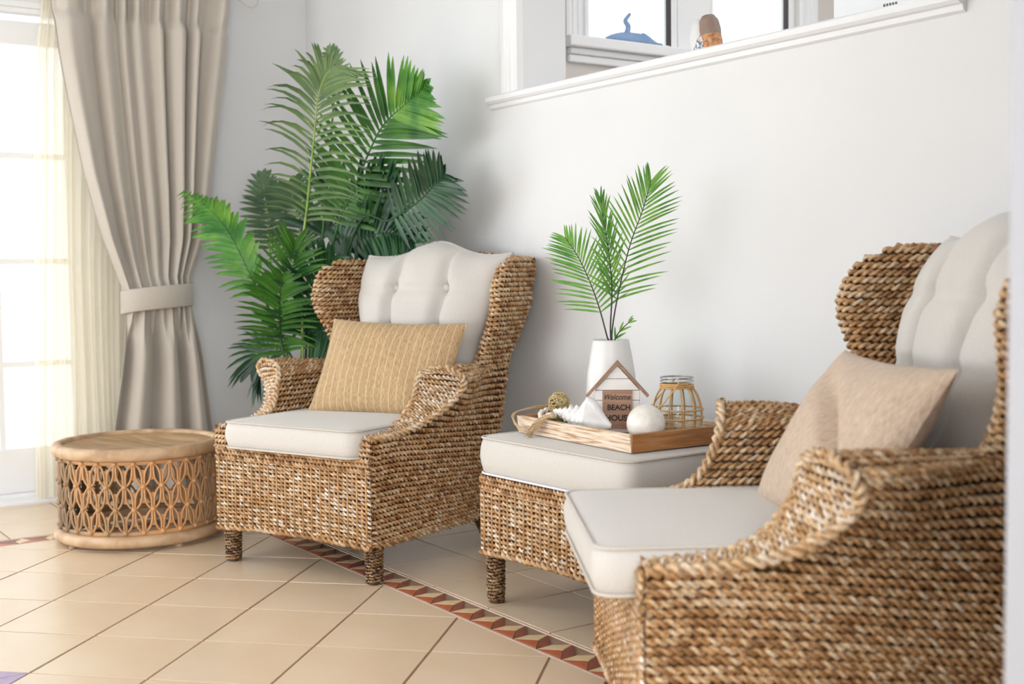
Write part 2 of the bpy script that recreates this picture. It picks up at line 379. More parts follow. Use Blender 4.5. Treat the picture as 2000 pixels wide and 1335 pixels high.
# ---- ledge of the opening in the right wall
b = MB()
prof = [(YW+.21, LZ), (YW-.022, LZ), (YW-.032, LZ-.006), (YW-.034, LZ-.022), (YW-.026, LZ-.030), (YW-.016, LZ-.032), (YW-.012, LZ-.045), (YW-.002, LZ-.05), (YW-.0, LZ-.05), (YW+.21, LZ-.05)]
xs = [1.487, 3.515]
V = [(x, y, z) for x in xs for y, z in prof]; n = len(prof)
b.add(V, [(i, (i+1) % n, n+(i+1) % n, n+i) for i in range(n)]+[tuple(range(n-1, -1, -1)), tuple(range(n, 2*n))])
tag(b.build('trim_1', 'trim_white', smooth=False), kind='structure')
def fluted(name, x0, x1, z0, z1, y, facing='y'):
    """architrave with raised beads, standing on the plane y (facing -y) or x (facing +x)"""
    b = MB(); n = 6; wv = (x1-x0)
    pr = [(0, 0), (0, .022), (.10, .026), (.14, .016), (.30, .016), (.33, .021), (.38, .016), (.55, .016), (.58, .021), (.63, .016), (.82, .016), (.86, .028), (1, .028), (1, 0)]
    V = []
    for z in (z0, z1):
        for s, d in pr:
            V.append((x0+s*wv, y-d, z) if facing == 'y' else (y+d, x0+s*wv, z))
    m = len(pr); F = [(i, (i+1) % m, m+(i+1) % m, m+i) for i in range(m)]+[tuple(range(m-1, -1, -1)), tuple(range(m, 2*m))]
    if facing != 'y': F = [f[::-1] for f in F]
    b.add(V, F); return tag(b.build(name, 'trim_white', smooth=False), kind='structure')
fluted('trim_2', 1.572, 1.689, LZ, 2.62, YW)
fluted('trim_3', 3.474, 3.592, LZ, 2.62, YW)
# ---- stair space beyond the opening: a wall with two sash windows
XS = 1.55
b = MB(); wz0, wz1 = 1.83, 2.62
b.box(XS-.06, XS, YW+.19, .42, 0, ZC); b.box(XS-.06, XS, .42, 1.60, 0, wz0); b.box(XS-.06, XS, .42, 1.60, wz1, ZC); b.box(XS-.06, XS, 1.60, 2.4, 0, ZC)
tag(b.build('wall_stair', 'stair_paint', smooth=False), kind='structure')
b = MB(); b.box(XS, XE, 2.3, 2.4, 0, ZC); tag(b.build('wall_stair_end', 'stair_paint', smooth=False), kind='structure')
b = MB(); b.box(XS, XS+.055, .34, 1.83, wz0-.03, wz0+.012); b.box(XS, XS+.03, .36, 1.8, wz0-.055, wz0-.03); b.box(XS, XS+.02, .36, 1.8, wz0-.085, wz0-.055)
tag(b.build('trim_4', 'trim_white', smooth=False, bevel=.006), kind='structure')
fluted('trim_5', .345, .445, wz0+.012, 2.7, XS, 'x'); fluted('trim_6', 1.62, 1.73, wz0+.012, 2.7, XS, 'x')
b = MB(); b.box(XS-.05, XS+.012, .92, 1.10, wz0, wz1); tag(b.build('trim_7', 'trim_white', smooth=False, bevel=.004), kind='structure')
for k, (y0, y1) in enumerate(((.445, .92), (1.10, 1.60))):
    b = MB(); fr = .035
    b.box(XS-.04, XS+.006, y0, y0+fr*.6, wz0, wz1); b.box(XS-.04, XS+.006, y1-fr, y1, wz0, wz1); b.box(XS-.04, XS+.006, y0+fr*.6, y1-fr, wz0, wz0+fr*.7); b.box(XS-.04, XS+.006, y0+fr*.6, y1-fr, wz1-fr, wz1)
    wn = tag(b.build('window_%d' % (k+1), 'trim_white', smooth=False, bevel=.003), kind='structure')
    b = MB(); b.box(XS-.022, XS-.018, y0+fr*.6, y1-fr, wz0+fr*.7, wz1-fr); b.build('window_pane', 'window_glass', wn, smooth=False)
    b = MB(); b.box(XS-.016, XS+.007, y1-fr-.008, y1-fr, wz0+.02, wz1-.02); b.build('window_seal', 'stem_dark', wn, smooth=False)
# ---- terrace doors in the left wall
def terrace_door(name, y0, y1):
    d0 = MB(); x0, x1 = XW-.085, XW-.04; st = .085; top, bot = 2.03, .03
    d0.box(x0, x1, y0, y0+st, bot, top); d0.box(x0, x1, y1-st, y1, bot, top); d0.box(x0, x1, y0+st, y1-st, top-.10, top); d0.box(x0, x1, y0+st, y1-st, bot, .22)
    d = tag(d0.build(name, 'trim_white', smooth=False, bevel=.003), kind='structure')
    ys = np.linspace(y0+st, y1-st, 3); zs = [.22, .579, 1.018, 1.466, 1.93]
    for z in zs[1:-1]:
        m = MB(); m.box(x0+.008, x1-.008, y0+st, y1-st, z-.012, z+.012); m.build('muntin', 'trim_white', d, smooth=False)
    m = MB(); m.box(x0+.007, x1-.007, ys[1]-.012, ys[1]+.012, .22, 1.93); m.build('muntin', 'trim_white', d, smooth=False)
    for i in range(2):
        for z0, z1 in zip(zs[:-1], zs[1:]):
            m = MB(); m.box((x0+x1)/2-.002, (x0+x1)/2+.002, ys[i]+.012, ys[i+1]-.012, z0+.012, z1-.012); m.build('pane', 'window_glass', d, smooth=False)
    return d
for k, y in enumerate((-1.74, -2.50, -3.30, -4.08)):
    terrace_door('door_%d' % (k+1), y+.003, y+.755)
b = MB(); b.box(XW-.12, XW-.0, -4.7, -.95, -.003, .03); b.box(XW, XW+.11, -4.7, -.95, -.003, .014)
tag(b.build('trim_8', 'trim_white', smooth=False, bevel=.004), kind='structure')
b = MB()
for z0, z1, d in ((2.055, 2.075, .02), (2.075, 2.10, .034), (2.10, 2.115, .026), (2.115, 2.15, .045), (2.15, 2.17, .06)): b.box(XW, XW+d, -4.75, -.90, z0, z1)
tag(b.build('trim_9', 'trim_white', smooth=False, bevel=.003), kind='structure')
b = MB(); b.box(XW-.12, XW-.02, -4.7, -4.08, 0, 2.06); b.box(XW-.12, XW-.02, -.985, -.95, 0, 2.06)
tag(b.build('trim_10', 'trim_white', smooth=False), kind='structure')
b = MB(); b.box(XW, XW+.014, -.95, YW-.014, 0, .10); tag(b.build('baseboard_left', 'trim_white', smooth=False, bevel=.004), kind='structure')
b = MB(); b.box(XW, 4.53, YW-.014, YW, 0, .10); tag(b.build('baseboard_right', 'trim_white', smooth=False, bevel=.004), kind='structure')

# ================================================================ CURTAINS
def curtain_surface(zs, L, R, nu, fold, x0):
    u = np.linspace(0, 1, nu); G = []
    for z in zs:
        yl = np.interp(z, *L); yr = np.interp(z, *R)
        y, x = fold(u, z, yl, yr); G.append(np.column_stack([x0+x, y, np.full(nu, z)]))
    return np.array(G)
LZs = ([.012, .281, .51, .801, .904, 1.105, 1.385, 1.677, 1.878, 2.086, 2.3], [-1.0, -.977, -.938, -.896, -.911, -.984, -1.054, -1.107, -1.14, -1.164, -1.17])
RZs = ([.012, .243, .579, .831, .944, 1.103, 1.33, 1.649, 1.946, 2.174, 2.3], [-.49, -.526, -.562, -.602, -.599, -.531, -.489, -.45, -.414, -.391, -.39])
warp = lambda u: u+.018*np.sin(2*np.pi*u*2.3+1)+.012*np.sin(2*np.pi*u*5.1)
def drape_fold(u, z, yl, yr):
    tie = math.exp(-((z-.865)/.14)**2); low = float(sm((.86-z)/.25)); head = float(sm((z-2.0)/.06)); n = 10
    up_ = (8.5)*warp(u)+.3*np.sin(2*np.pi*u*1.3+2*z*.5)
    c = .5+.5*np.cos(2*np.pi*up_)
    f_up = c**.7*.052*(1+.45*np.sin(9*u+1.0))+.008*np.cos(4*np.pi*up_+.7*np.sin(7*u))
    pinch = math.exp(-((z-2.035)/.035)**2)
    f_head = (c**2.2)*.05+.010*np.cos(6*np.pi*up_)*(c**.5)-.012*pinch
    lw_ = 3.4*u+.10*np.sin(6*u+1); f_low = (.5+.5*np.cos(2*np.pi*lw_+.9))**.6*.10
    f_up = f_up*(1-head)+f_head*head
    x = f_up*(1-low)+f_low*low
    x = x*(1-.45*tie)+.055*tie*np.sqrt(np.clip(1-(2*u-1)**2, 0, 1))
    s = .22*(1-.5*tie)/(n)                                   # folds lean so they overlap
    y = yl+(yr-yl)*(u+s*np.sin(2*np.pi*(up_ if z > .86 else lw_))*.55*(1-low*.4))
    return y, x
zs = np.r_[np.linspace(.012, .8, 34), np.linspace(.82, 1.0, 14), np.linspace(1.03, 1.95, 30), np.linspace(1.97, 2.3, 24)]
b = MB(); b.grid(curtain_surface(zs, LZs, RZs, 300, drape_fold, .045), flip=True)
drape = empty('drape_curtain', (.07, -.75, 0), 0, 'heavy grey-beige pleated drape tied back beside the sheer, left of the palm', 'curtain')
o = b.build('curtain_fabric', 'drape', drape); o.location = (-.07, .75, 0)
sol = o.modifiers.new('thick', 'SOLIDIFY'); sol.thickness = .003
# tieback band
b = MB(); Gt = []
for s in np.linspace(0, 1, 60):
    a = math.pi*(.02+.96*s); y = -.757-.160*math.cos(a); x = .045+.118*math.sin(a)**.8
    zc = .853+.034*(s-.5)+.006*math.sin(a); hh = .049
    Gt.append([(x-.07, y+.75, zc-hh), (x-.067, y+.75, zc-hh+.004), (x-.066, y+.75, zc), (x-.067, y+.75, zc+hh-.004), (x-.07, y+.75, zc+hh)])
b.grid(Gt); o = b.build('tieback', 'drape', drape); o['label'] = 'wide fabric tieback band'
sol = o.modifiers.new('thick', 'SOLIDIFY'); sol.thickness = .006; sol.offset = -1
# sheer
def sheer_fold(u, z, yl, yr):
    p = 11*u+.5*np.sin(5*u)+.15*np.sin(3*z+9*u)
    x = .018*np.cos(2*np.pi*p)+.008*np.cos(2*np.pi*2.3*p+1)
    return yl+(yr-yl)*(u+.012*np.sin(2*np.pi*p)), x
SL = ([.02, .17, 1.0, 1.9, 2.12], [-1.275, -1.27, -1.25, -1.21, -1.18]); SR = ([.02, .3, 1., 1.6, 2.12], [-.80, -.80, -.80, -.78, -.75])
b = MB(); b.grid(curtain_surface(np.linspace(.02, 2.3, 50), SL, SR, 200, sheer_fold, -.025), flip=True)
o = b.build('sheer_curtain', 'sheer'); tag(o, 'cream sheer curtain over the bright glass terrace door', 'curtain')
# curtain rod with curled end
rod = empty('curtain_rod', (.05, -.75, 2.33), 0, 'cream curtain rod with curled wire end above the drape', 'curtain rod')
b = MB(); b.tube([(0, -2.5, 0), (0, .42, 0)], .012, 10); b.build('pole', 'drape', rod)
P = smooth_path([(-.01, .42, 0), (.0, .385, -.10), (0, .395, -.14), (0, .43, -.165), (0, .47, -.175), (0, .495, -.15), (0, .49, -.11), (-.02, .47, -.06), (-.09, .46, -.03), (-.168, .455, -.02)], 50)
b = MB(); b.tube(P, .0045, 8); b.build('curled_end', 'linen', rod)

# ================================================================ WOVEN ROPE
class Weave(MB):
    """twined seagrass: every row is a real two-strand twisted rope, over a core sheet coloured dark as shade in the gaps"""
    def rope(s, P, N, pitch=.036, R=.0044, rs=.0053, phase=0., K=5, seg=6, lo=.2, hi=.86):
        P = np.asarray(P, float); N = np.asarray(N, float)
        d = np.r_[0, np.cumsum(np.linalg.norm(np.diff(P, axis=0), axis=1))]; L = d[-1]
        if L < .006: return
        n = max(3, int(L/pitch*seg)+1); t = np.linspace(0, L, n)
        P = np.column_stack([np.interp(t, d, P[:, k]) for k in range(3)]); N = np.column_stack([np.interp(t, d, N[:, k]) for k in range(3)])
        T = np.gradient(P, axis=0); T /= np.linalg.norm(T, axis=1, keepdims=True)+1e-12
        N = N-T*(N*T).sum(1, keepdims=True); N /= np.linalg.norm(N, axis=1, keepdims=True)+1e-12
        B = np.cross(T, N)
        jit = RNG.normal(0, .0007, (n, 1)); P = P+B*np.convolve(jit[:, 0], np.ones(3)/3, 'same')[:, None]*2
        a = np.arange(K)*2*np.pi/K
        for k in (0, 1):
            w = t/pitch+phase+k*.5; th = 2*np.pi*w
            st = np.floor(w+.25).astype(int); hsh = RNG.uniform(lo, hi, st.max()-st.min()+2)[st-st.min()]
            r = rs*(1+RNG.normal(0, .09, n))
            C = P+R*(np.cos(th)[:, None]*N*1.15+np.sin(th)[:, None]*B)
            Gd = C[:, None]+r[:, None, None]*(np.cos(a)[None, :, None]*N[:, None]+np.sin(a)[None, :, None]*B[:, None])
            idx = np.arange(n*K).reshape(n, K); i2 = np.concatenate([idx, idx[:, :1]], 1)
            q = np.stack([i2[:-1, :-1], i2[:-1, 1:], i2[1:, 1:], i2[1:, :-1]], -1).reshape(-1, 4)
            s.add(Gd.reshape(-1, 3), q, 0, np.repeat(hsh, K))
    def panel(s, rows, phase=None, core=.006, **kw):
        for i, (P, N) in enumerate(rows):
            s.rope(P, N, phase=RNG.uniform(0, 1) if phase is None else phase*(i % 2), **kw)
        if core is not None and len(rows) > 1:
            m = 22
            Gd = np.array([resample(np.asarray(P)-np.asarray(N)*core, m) for P, N in rows]); s.grid(Gd, 0, tint=.05)  # backing coloured dark, shade painted between the ropes
def square_leg(w, cx, cy, h, half=.025, sp=.0095, rake=0.):
    n = 24; a = np.linspace(0, 2*np.pi, n+1)
    c, si = np.cos(a), np.sin(a); q = (np.abs(c)**2.4+np.abs(si)**2.4)**(-1/2.4)
    xy = np.column_stack([c*q, si*q])*half; nn = np.column_stack([c, si, 0*c])
    z = .004
    while z < h:
        k = 1-.10*(1-z/h)
        w.rope(np.column_stack([cx+xy[:, 0]*k, cy+rake*(1-z/h)+xy[:, 1]*k, np.full(n+1, z)+a*sp/6.283]), nn, pitch=.022, R=.0022, rs=.0030, seg=5, K=4, phase=RNG.uniform(0, 1), lo=.05, hi=.8)
        z += sp
    ring = lambda z, k: np.column_stack([cx+xy[:-1, 0]*k*.95, cy+rake*(1-z/h)+xy[:-1, 1]*k*.95, np.full(n, z)])
    Gd = np.array([np.concatenate([ring(0.001, .85)]), ring(h, .95)]).transpose(1, 0, 2); w.grid(Gd, 0, closeu=True, tint=.1)
    w.add(ring(0.001, .85), [tuple(range(n))], 0, .15)

# ---- armchair shape functions (right half; x>0)
SPC = .0164
yb = lambda z: .565+.30*z
def XO(y, z):
    return .33+.115*sm((z-.42)/.20)*(1-sm((y-.34)/.30))*(1-sm((z-.66)/.06))+.088*sm((z-.62)/.24)*(1-.45*sm((y-.62)/.25))
AO = np.array([(.33, 0, .44), (.335, .15, .448), (.362, .255, .48), (.402, .312, .53), (.433, .335, .575), (.445, .327, .606), (.43, .312, .632), (.395, .298, .645)])
AI = np.array([(.28, 0, .447), (.28, .13, .457), (.285, .21, .49), (.30, .255, .55), (.305, .27, .595), (.310, .275, .618), (.330, .280, .637), (.365, .288, .646)])
WF = ([.60, .64, .70, .76, .82, .87, .92, .96, .985, 1.0], [.56, .572, .588, .580, .562, .556, .57, .60, .64, .685])
def side_rows(z0, z1, front):
    rows = []; z = z0
    while z < z1:
        y = np.linspace(front(z), yb(z), 26); za = z-.085*math.sin(math.pi*min(1, max(0, (z-.13)/.5)))*np.clip(y-.12, 0, 1)*sm((y-front(z))/.12); x = XO(y, za)
        e = 1e-3; gx = (XO(y+e, za)-x)/e; gz = (XO(y, za+e)-x)/e
        N = np.column_stack([np.ones_like(y), -gx, -gz]); N /= np.linalg.norm(N, axis=1, keepdims=True)
        rows.append((np.column_stack([x, y, za]), N)); z += SPC
    return rows
def front_outer(z): return 0. if z < .437 else float(np.interp(z, AO[:6, 2], AO[:6, 1]))
def make_armchair(parent):
    parts = []
    # side panel
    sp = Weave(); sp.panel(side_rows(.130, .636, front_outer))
    ye = np.linspace(0, yb(.1), 20); sp.rope(np.column_stack([np.full(20, .331), ye, np.full(20, .120)]), np.tile([1., 0, 0], (20, 1)), R=.006, rs=.0065, pitch=.045)
    # wing
    wg = Weave(); rows = []; z = .628; zz = []
    while z < .985: zz.append((z, 0.)); z += SPC
    zz += [(.990, .009), (.996, .017)]
    for z, ins in zz:
        zc = min(z, 1.0); yf = float(np.interp(zc, *WF))+ins; r = .025-ins
        y = np.linspace(yb(zc)-ins, yf+r, 14); x = XO(y, zc)-ins
        P = [np.column_stack([x, y, np.full(14, z)])]; N = [np.tile([1., 0, 0], (14, 1))]
        ph = np.linspace(0, np.pi, 9)[1:-1]; xc = x[-1]-r
        P.append(np.column_stack([xc+r*np.cos(ph), yf+r-r*np.sin(ph)+.030*(1-np.cos(ph))/2, np.full(7, z)])); N.append(np.column_stack([np.cos(ph), -np.sin(ph), 0*ph]))
        y2 = np.linspace(yf+r+.030, yb(zc)-ins, 14); P.append(np.column_stack([XO(y2, zc)-ins-2*r, y2, np.full(14, z)])); N.append(np.tile([-1., 0, 0], (14, 1)))
        rows.append((np.concatenate(P), np.concatenate(N)))
    wg.panel(rows)
    # arm facing (the pale band sweeping up the front of the arm)
    af = Weave(); so = smooth_path(AO, 90); si = smooth_path(AI, 90)
    d = np.r_[0, np.cumsum(np.linalg.norm(np.diff((so+si)/2, axis=0), axis=1))]; nrow = int(d[-1]/.0145)
    rows = []
    for t in np.linspace(.008, d[-1]-.002, nrow):
        o_ = np.array([np.interp(t, d, so[:, k]) for k in range(3)]); i_ = np.array([np.interp(t, d, si[:, k]) for k in range(3)])
        o2 = np.array([np.interp(t+.01, d, so[:, k]) for k in range(3)]); tl = o2-np.array([np.interp(t-.01, d, so[:, k]) for k in range(3)])
        nrm = np.cross(o_-i_, tl); nrm /= np.linalg.norm(nrm)+1e-9
        q_ = t/d[-1]; nrm = np.array([0, -tl[2], max(tl[1], 0)+1e-4]); nrm /= np.linalg.norm(nrm); nrm = nrm*(1-sm((q_-.86)/.14))+np.array([0, -.65, .76])*sm((q_-.86)/.14)
        s = np.linspace(0, 1, 7)[:, None]; P = i_+(o_-i_)*s+nrm*.010*np.sin(np.pi*s)
        rows.append((P, np.tile(nrm, (7, 1))))
    af.panel(rows, pitch=.028, R=.0040, rs=.0048, lo=.45, hi=1.)
    nr = np.array([n_[0] for _, n_ in rows]); tt = np.linspace(0, 1, len(rows))
    nfull = np.column_stack([np.interp(np.linspace(0, 1, 90), tt, nr[:, k]) for k in range(3)])
    af.rope(so+nfull*.006, nfull, R=.0064, rs=.0074, pitch=.044, lo=.5, hi=.9); af.rope(si+nfull*.004, nfull, R=.0054, rs=.0064, pitch=.040, lo=.5, hi=.9)
    # armrest: rolled top and inner face
    ar = Weave(); rows = []
    for a in np.linspace(0, 1, 9):
        y0 = .335+(.277-.335)*a+.0; y = np.linspace(y0, .64, 22)
        xo = XO(y, .62); xi = .314+(.272-.314)*sm((y-.34)/.28)
        x = xo+(xi-xo)*a; z = .612+.034*math.sin(math.pi*a)*np.ones_like(y)-.012*sm((y-.36)/.2)*math.sin(math.pi*a)
        N = np.tile([math.cos(math.pi*a), 0, math.sin(math.pi*a)], (22, 1)); rows.append((np.column_stack([x, y, z]), N))
    ar.panel(rows)
    rows = []; z = .39
    while z < .62:
        y0 = 0. if z < .45 else float(np.interp(z, AI[:6, 2], AI[:6, 1]))
        y = np.linspace(y0, .66, 20); xi = (.28+.034*sm((z-.45)/.17))*(1-sm((y-.34)/.28))+.272*sm((y-.34)/.28)
        rows.append((np.column_stack([xi, y, np.full_like(y, z)]), np.tile([-1., 0, 0], (20, 1)))); z += SPC
    ar.panel(rows)
    # front arm post (narrow vertical face under the facing)
    fp = Weave(); z = .388; rows = []
    while z < .445:
        rows.append((np.column_stack([np.linspace(.276, .332, 5), np.full(5, -.002), np.full(5, z)]), np.tile([0, -1., 0], (5, 1)))); z += SPC
    fp.panel(rows, pitch=.03, lo=.4)
    for nm, wv in (('side_panel', sp), ('wing', wg), ('arm_facing', af), ('armrest', ar), ('front_post', fp)):
        parts.append(wv.build(nm, 'wicker', parent)); parts.append(wv.mirror().build(nm, 'wicker', parent))
    # front panel
    fpn = Weave(); rows = []; xs = np.linspace(-.328, .328, 30)
    arch = lambda x: .012*(1-(x/.33)**2)
    zr = np.arange(.130, .350, .0137)
    for z in zr:
        k = 1-(z-.13)/.22
        rows.append((np.column_stack([xs, np.full(30, 0.), z+arch(xs)*k]), np.tile([0, -1., 0], (30, 1))))
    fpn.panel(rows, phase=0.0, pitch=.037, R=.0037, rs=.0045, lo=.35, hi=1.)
    for j, z in enumerate((.356, .370, .383)):
        fpn.rope(np.column_stack([xs, np.full(30, -.003), np.full(30, z)]), np.tile([0, -1., .2], (30, 1)), pitch=.03, lo=.15, hi=.8, phase=.3*j)
    fpn.rope(np.column_stack([xs, np.full(30, -.003), .119+arch(xs)]), np.tile([0, -1., 0], (30, 1)), R=.006, rs=.0065, pitch=.045)
    for x in np.arange(-.3145, .32, .037):       # upright stakes between the stitches
        fpn.tube([(x, -.0072, .128), (x, -.0072, .352)], .0032, 5, tint=.5)
    for y in np.arange(.012, .06, .016): fpn.rope(np.column_stack([xs*.84, np.full(30, y), np.full(30, .386)]), np.tile([0, 0, 1.], (30, 1)), K=4)
    parts.append(fpn.build('front_panel', 'wicker', parent))
    # back
    bk = Weave(); rows = []; z = .130
    while z < .995:
        hw = float(XO(yb(min(z, 1.)), min(z, 1.)))*(1 if z < 1 else .93); x = np.linspace(-hw, hw, 24)
        rows.append((np.column_stack([x[::-1], np.full(24, yb(z)), z+.03*sm((z-.7)/.3)*np.cos(x/hw*np.pi/2)]), np.tile([0, 1., -.3], (24, 1)))); z += .021
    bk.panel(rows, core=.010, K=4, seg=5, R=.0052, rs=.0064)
    hw = .27
    bk.add([(-hw, yb(.39)-.045, .39), (hw, yb(.39)-.045, .39), (hw+.05, yb(1.)-.045, 1.), (-hw-.05, yb(1.)-.045, 1.)], [(0, 1, 2, 3)], 0, .3)
    parts.append(bk.build('back_panel', 'wicker', parent))
    dk = MB(); dk.box(-.315, .315, .01, .66, .35, .375); parts.append(dk.build('seat_deck', 'wicker', parent, smooth=False))
    for x, y in ((-.303, .038), (.303, .038), (-.30, .598), (.30, .598)):
        lg = Weave(); square_leg(lg, x, y, .128, .0250, rake=0. if y < .3 else .085); parts.append(lg.build('leg', 'wicker_leg', parent))
    return parts
C1 = ((1.756, -.902, 0), math.radians(22.354)); C2 = ((3.49, -.99, 0), math.radians(-31.27))
ch1 = empty('wicker_armchair', C1[0], C1[1], 'woven seagrass wingback armchair standing between the round carved table and the ottoman', 'armchair', 'wicker wingback armchairs')
make_armchair(ch1)
ch2 = empty('wicker_armchair', C2[0], C2[1], 'woven seagrass wingback armchair nearest the camera at the right edge', 'armchair', 'wicker wingback armchairs')
for p in list(ch1.children):
    c = p.copy(); COL.objects.link(c); c.parent = ch2

# ================================================================ CUSHIONS
def rrect(hw, hd, r, n=14):
    out = []
    for cx, cy, a0 in ((hw-r, hd-r, 0), (-hw+r, hd-r, 90), (-hw+r, -hd+r, 180), (hw-r, -hd+r, 270)):
        for a in np.linspace(0, 90, n): t = math.radians(a0+a); out.append((cx+r*math.cos(t), cy+r*math.sin(t)))
    P = np.array(out); P = np.vstack([P, P[:1]]); return resample(P, 121)[:-1]
def box_cushion(wd, dp, h, rc, puff, z0, sag=0.):
    hw, hd = wd/2, dp/2; rings = []
    for ins, z in ((.20, .0), (.05, .0), (.008, .0), (.0, .006), (-.005, h*.3), (-.007, h*.5), (-.005, h*.75), (0, h-.005), (.006, h)): rings.append((ins, z))
    for ins in (.02, .045, .08, .12, .17, .22): rings.append((ins, h+puff*(1-math.exp(-ins/.05))))
    Gd = []
    for ins, z in rings:
        i = min(ins, min(hw, hd)-.01); P = rrect(hw-i, hd-i, max(.006, rc-max(i, 0)*.6))
        Gd.append(np.column_stack([P, np.full(len(P), z0+z)]))
    b = MB(); b.grid(np.array(Gd).transpose(1, 0, 2), closeu=True)
    n = 120; b.add(Gd[-1], [tuple(range(n))]); b.add(Gd[0], [tuple(range(n-1, -1, -1))])
    pip = []
    for z in (.002, h-.002):
        P = rrect(hw+.002, hd+.002, rc); m = MB(); m.tube(np.column_stack([P, np.full(len(P), z0+z)]), .0036, 6, closed=True); pip.append(m)
    return b, pip
def seat_cushion(C, cx, cy, label):
    R_ = Matrix.Rotation(C[1], 4, 'Z'); p = R_@Vector((cx, cy, .391)); loc = (C[0][0]+p.x, C[0][1]+p.y, .391)
    o = empty('seat_cushion', loc, C[1], label, 'cushion', 'armchair seat cushions')
    b, pip = box_cushion(.555, .60, .086, .036, .008, 0)
    b.build('cover', 'linen', o)
    for m in pip: m.build('piping', 'linen_piping', o)
    return o
seat_cushion(C1, .012, .268, 'flat pale linen seat cushion of the armchair beside the round table')
seat_cushion(C2, .0, .225, 'flat pale linen seat cushion of the armchair nearest the camera')

def back_cushion(C, label):
    R_ = Matrix.Rotation(C[1], 4, 'Z'); base = Vector((0, .62, .475)); p = R_@base; loc = (C[0][0]+p.x, C[0][1]+p.y, p.z)
    nu, nv = 97, 85; a = np.linspace(-1, 1, nu)[:, None]; v = np.linspace(0, 1, nv)[None, :]
    hw = (.262+.063*sm((v-.35)/.4))*(1-.02*np.sin(np.pi*v))
    x = a*hw
    top = 1.005+.058*np.exp(-(a/.42)**2)+.012*np.abs(a)**5
    z = .478+v*(top-.478)
    ybk = .565+.30*z-.062
    ea = np.clip(1-np.abs(a)**3.2, 0, 1)**.5; ev = np.clip(1-np.abs(2*v-1)**4.5, 0, 1)**.5
    t = .115*ea*ev+.018
    fade = sm((v-.15)/.2)*ev
    zb = (.752, .893); xb = .112
    for sx in (-1, 1):
        wob = .006*np.sin(18*v+sx)
        t = t-.046*np.exp(-np.abs((x-sx*xb-wob)/.018)**1.4)*fade
        for zz in zb: t = t-.014*np.exp(-(((x-sx*xb)/.028)**2+((z-zz)/.022)**2))
    for zz in zb: t = t-.010*np.exp(-((z-zz)/.02)**2)*ea
    t = t+.0035*np.sin(40*x+22*z)*np.exp(-((z-.95)/.06)**2)*ea
    t = np.maximum(t, .010)
    X = np.broadcast_to(x, (nu, nv)); Zf = np.broadcast_to(z, (nu, nv))
    front = np.stack([X, ybk-t, Zf], -1); back = np.stack([X, np.broadcast_to(ybk, (nu, nv))+.012*ea*ev, Zf], -1)
    o = empty('back_cushion', loc, C[1], label, 'cushion', 'tufted back cushions')
    off = np.array([0, .62, .475])
    b = MB(); b.grid(front-off); b.grid(back-off, flip=True)
    for e0, e1 in ((front[0], back[0]), (back[-1], front[-1]), (back[:, 0], front[:, 0]), (front[:, -1], back[:, -1])): b.grid(np.array([e0, e1])-off)
    b.build('cover', 'linen', o)
    edge = np.concatenate([front[0, :], front[1:, -1], front[-1, ::-1][1:]])-off; m = MB(); m.tube(edge+np.array([0, .004, 0]), .0036, 6); m.build('piping', 'linen_piping', o)
    for sx in (-1, 1):
        for zz in zb:
            i = int(np.argmin(np.abs(a[:, 0]*.32-sx*xb))); best = np.argmin((front[..., 0]-sx*xb)**2+(front[..., 2]-zz)**2); q = front.reshape(-1, 3)[best]-off
            m = MB(); m.ball((q[0], q[1]-.015, q[2]), (.0140, .010, .0140), 10); m.build('button', 'linen_piping', o)
    return o
back_cushion(C1, 'button-tufted linen back cushion of the armchair beside the round table')
back_cushion(C2, 'button-tufted linen back cushion of the armchair nearest the camera')

def throw_pillow(C, center, u, v, a_, b_, th, mat, label, crease):
    u = Vector(u).normalized(); v = Vector(v); v = (v-u*v.dot(u)).normalized(); n = u.cross(v)
    nu, nv = 81, 61; s = np.linspace(-1, 1, nu)[:, None]; t = np.linspace(-1, 1, nv)[None, :]
    X = a_*s*(1-.055*(1-t*t)); Y = b_*t*(1-.075*(1-s*s))
    prof = np.clip((1-np.abs(s)**2.6)*(1-np.abs(t)**2.6), 0, 1)**.55*th
    f = prof.copy()
    if crease:
        ln = s*.55+t*.6-.12+.22*s*s; f = f-.042*np.exp(-(ln/.10)**2)*np.clip(1.15-np.abs(s-.1), 0, 1)*prof/th
    f = f+.002*np.sin(9*s+4*t)*prof/th
    b = MB(); F_ = np.stack([np.broadcast_to(X, f.shape), np.broadcast_to(Y, f.shape), f], -1); B_ = F_*np.array([1, 1, 0])+np.stack([0*prof, 0*prof, -prof], -1)
    b.grid(F_, flip=False); b.grid(B_, flip=True)
    o = b.build('throw_pillow', mat); tag(o, label, 'pillow')
    Rz = Matrix.Rotation(C[1], 4, 'Z'); Lm = Matrix((u, v, n)).transposed().to_4x4(); Lm.translation = Vector(center)
    o.matrix_world = Matrix.Translation(C[0])@Rz@Lm
    return o
throw_pillow(C1, (.06, .415, .63), (.475, .085, -.012), (-.03, .16, .295), .262, .178, .062, 'pillow_straw', 'straw-coloured lumbar pillow with thin pale stripes on the armchair beside the table', False)
throw_pillow(C2, (.075, .425, .622), (.49, .02, 0), (-.02, .185, .30), .262, .185, .070, 'pillow_beige', 'pale beige woven pillow with a soft crease on the armchair nearest the camera', True)

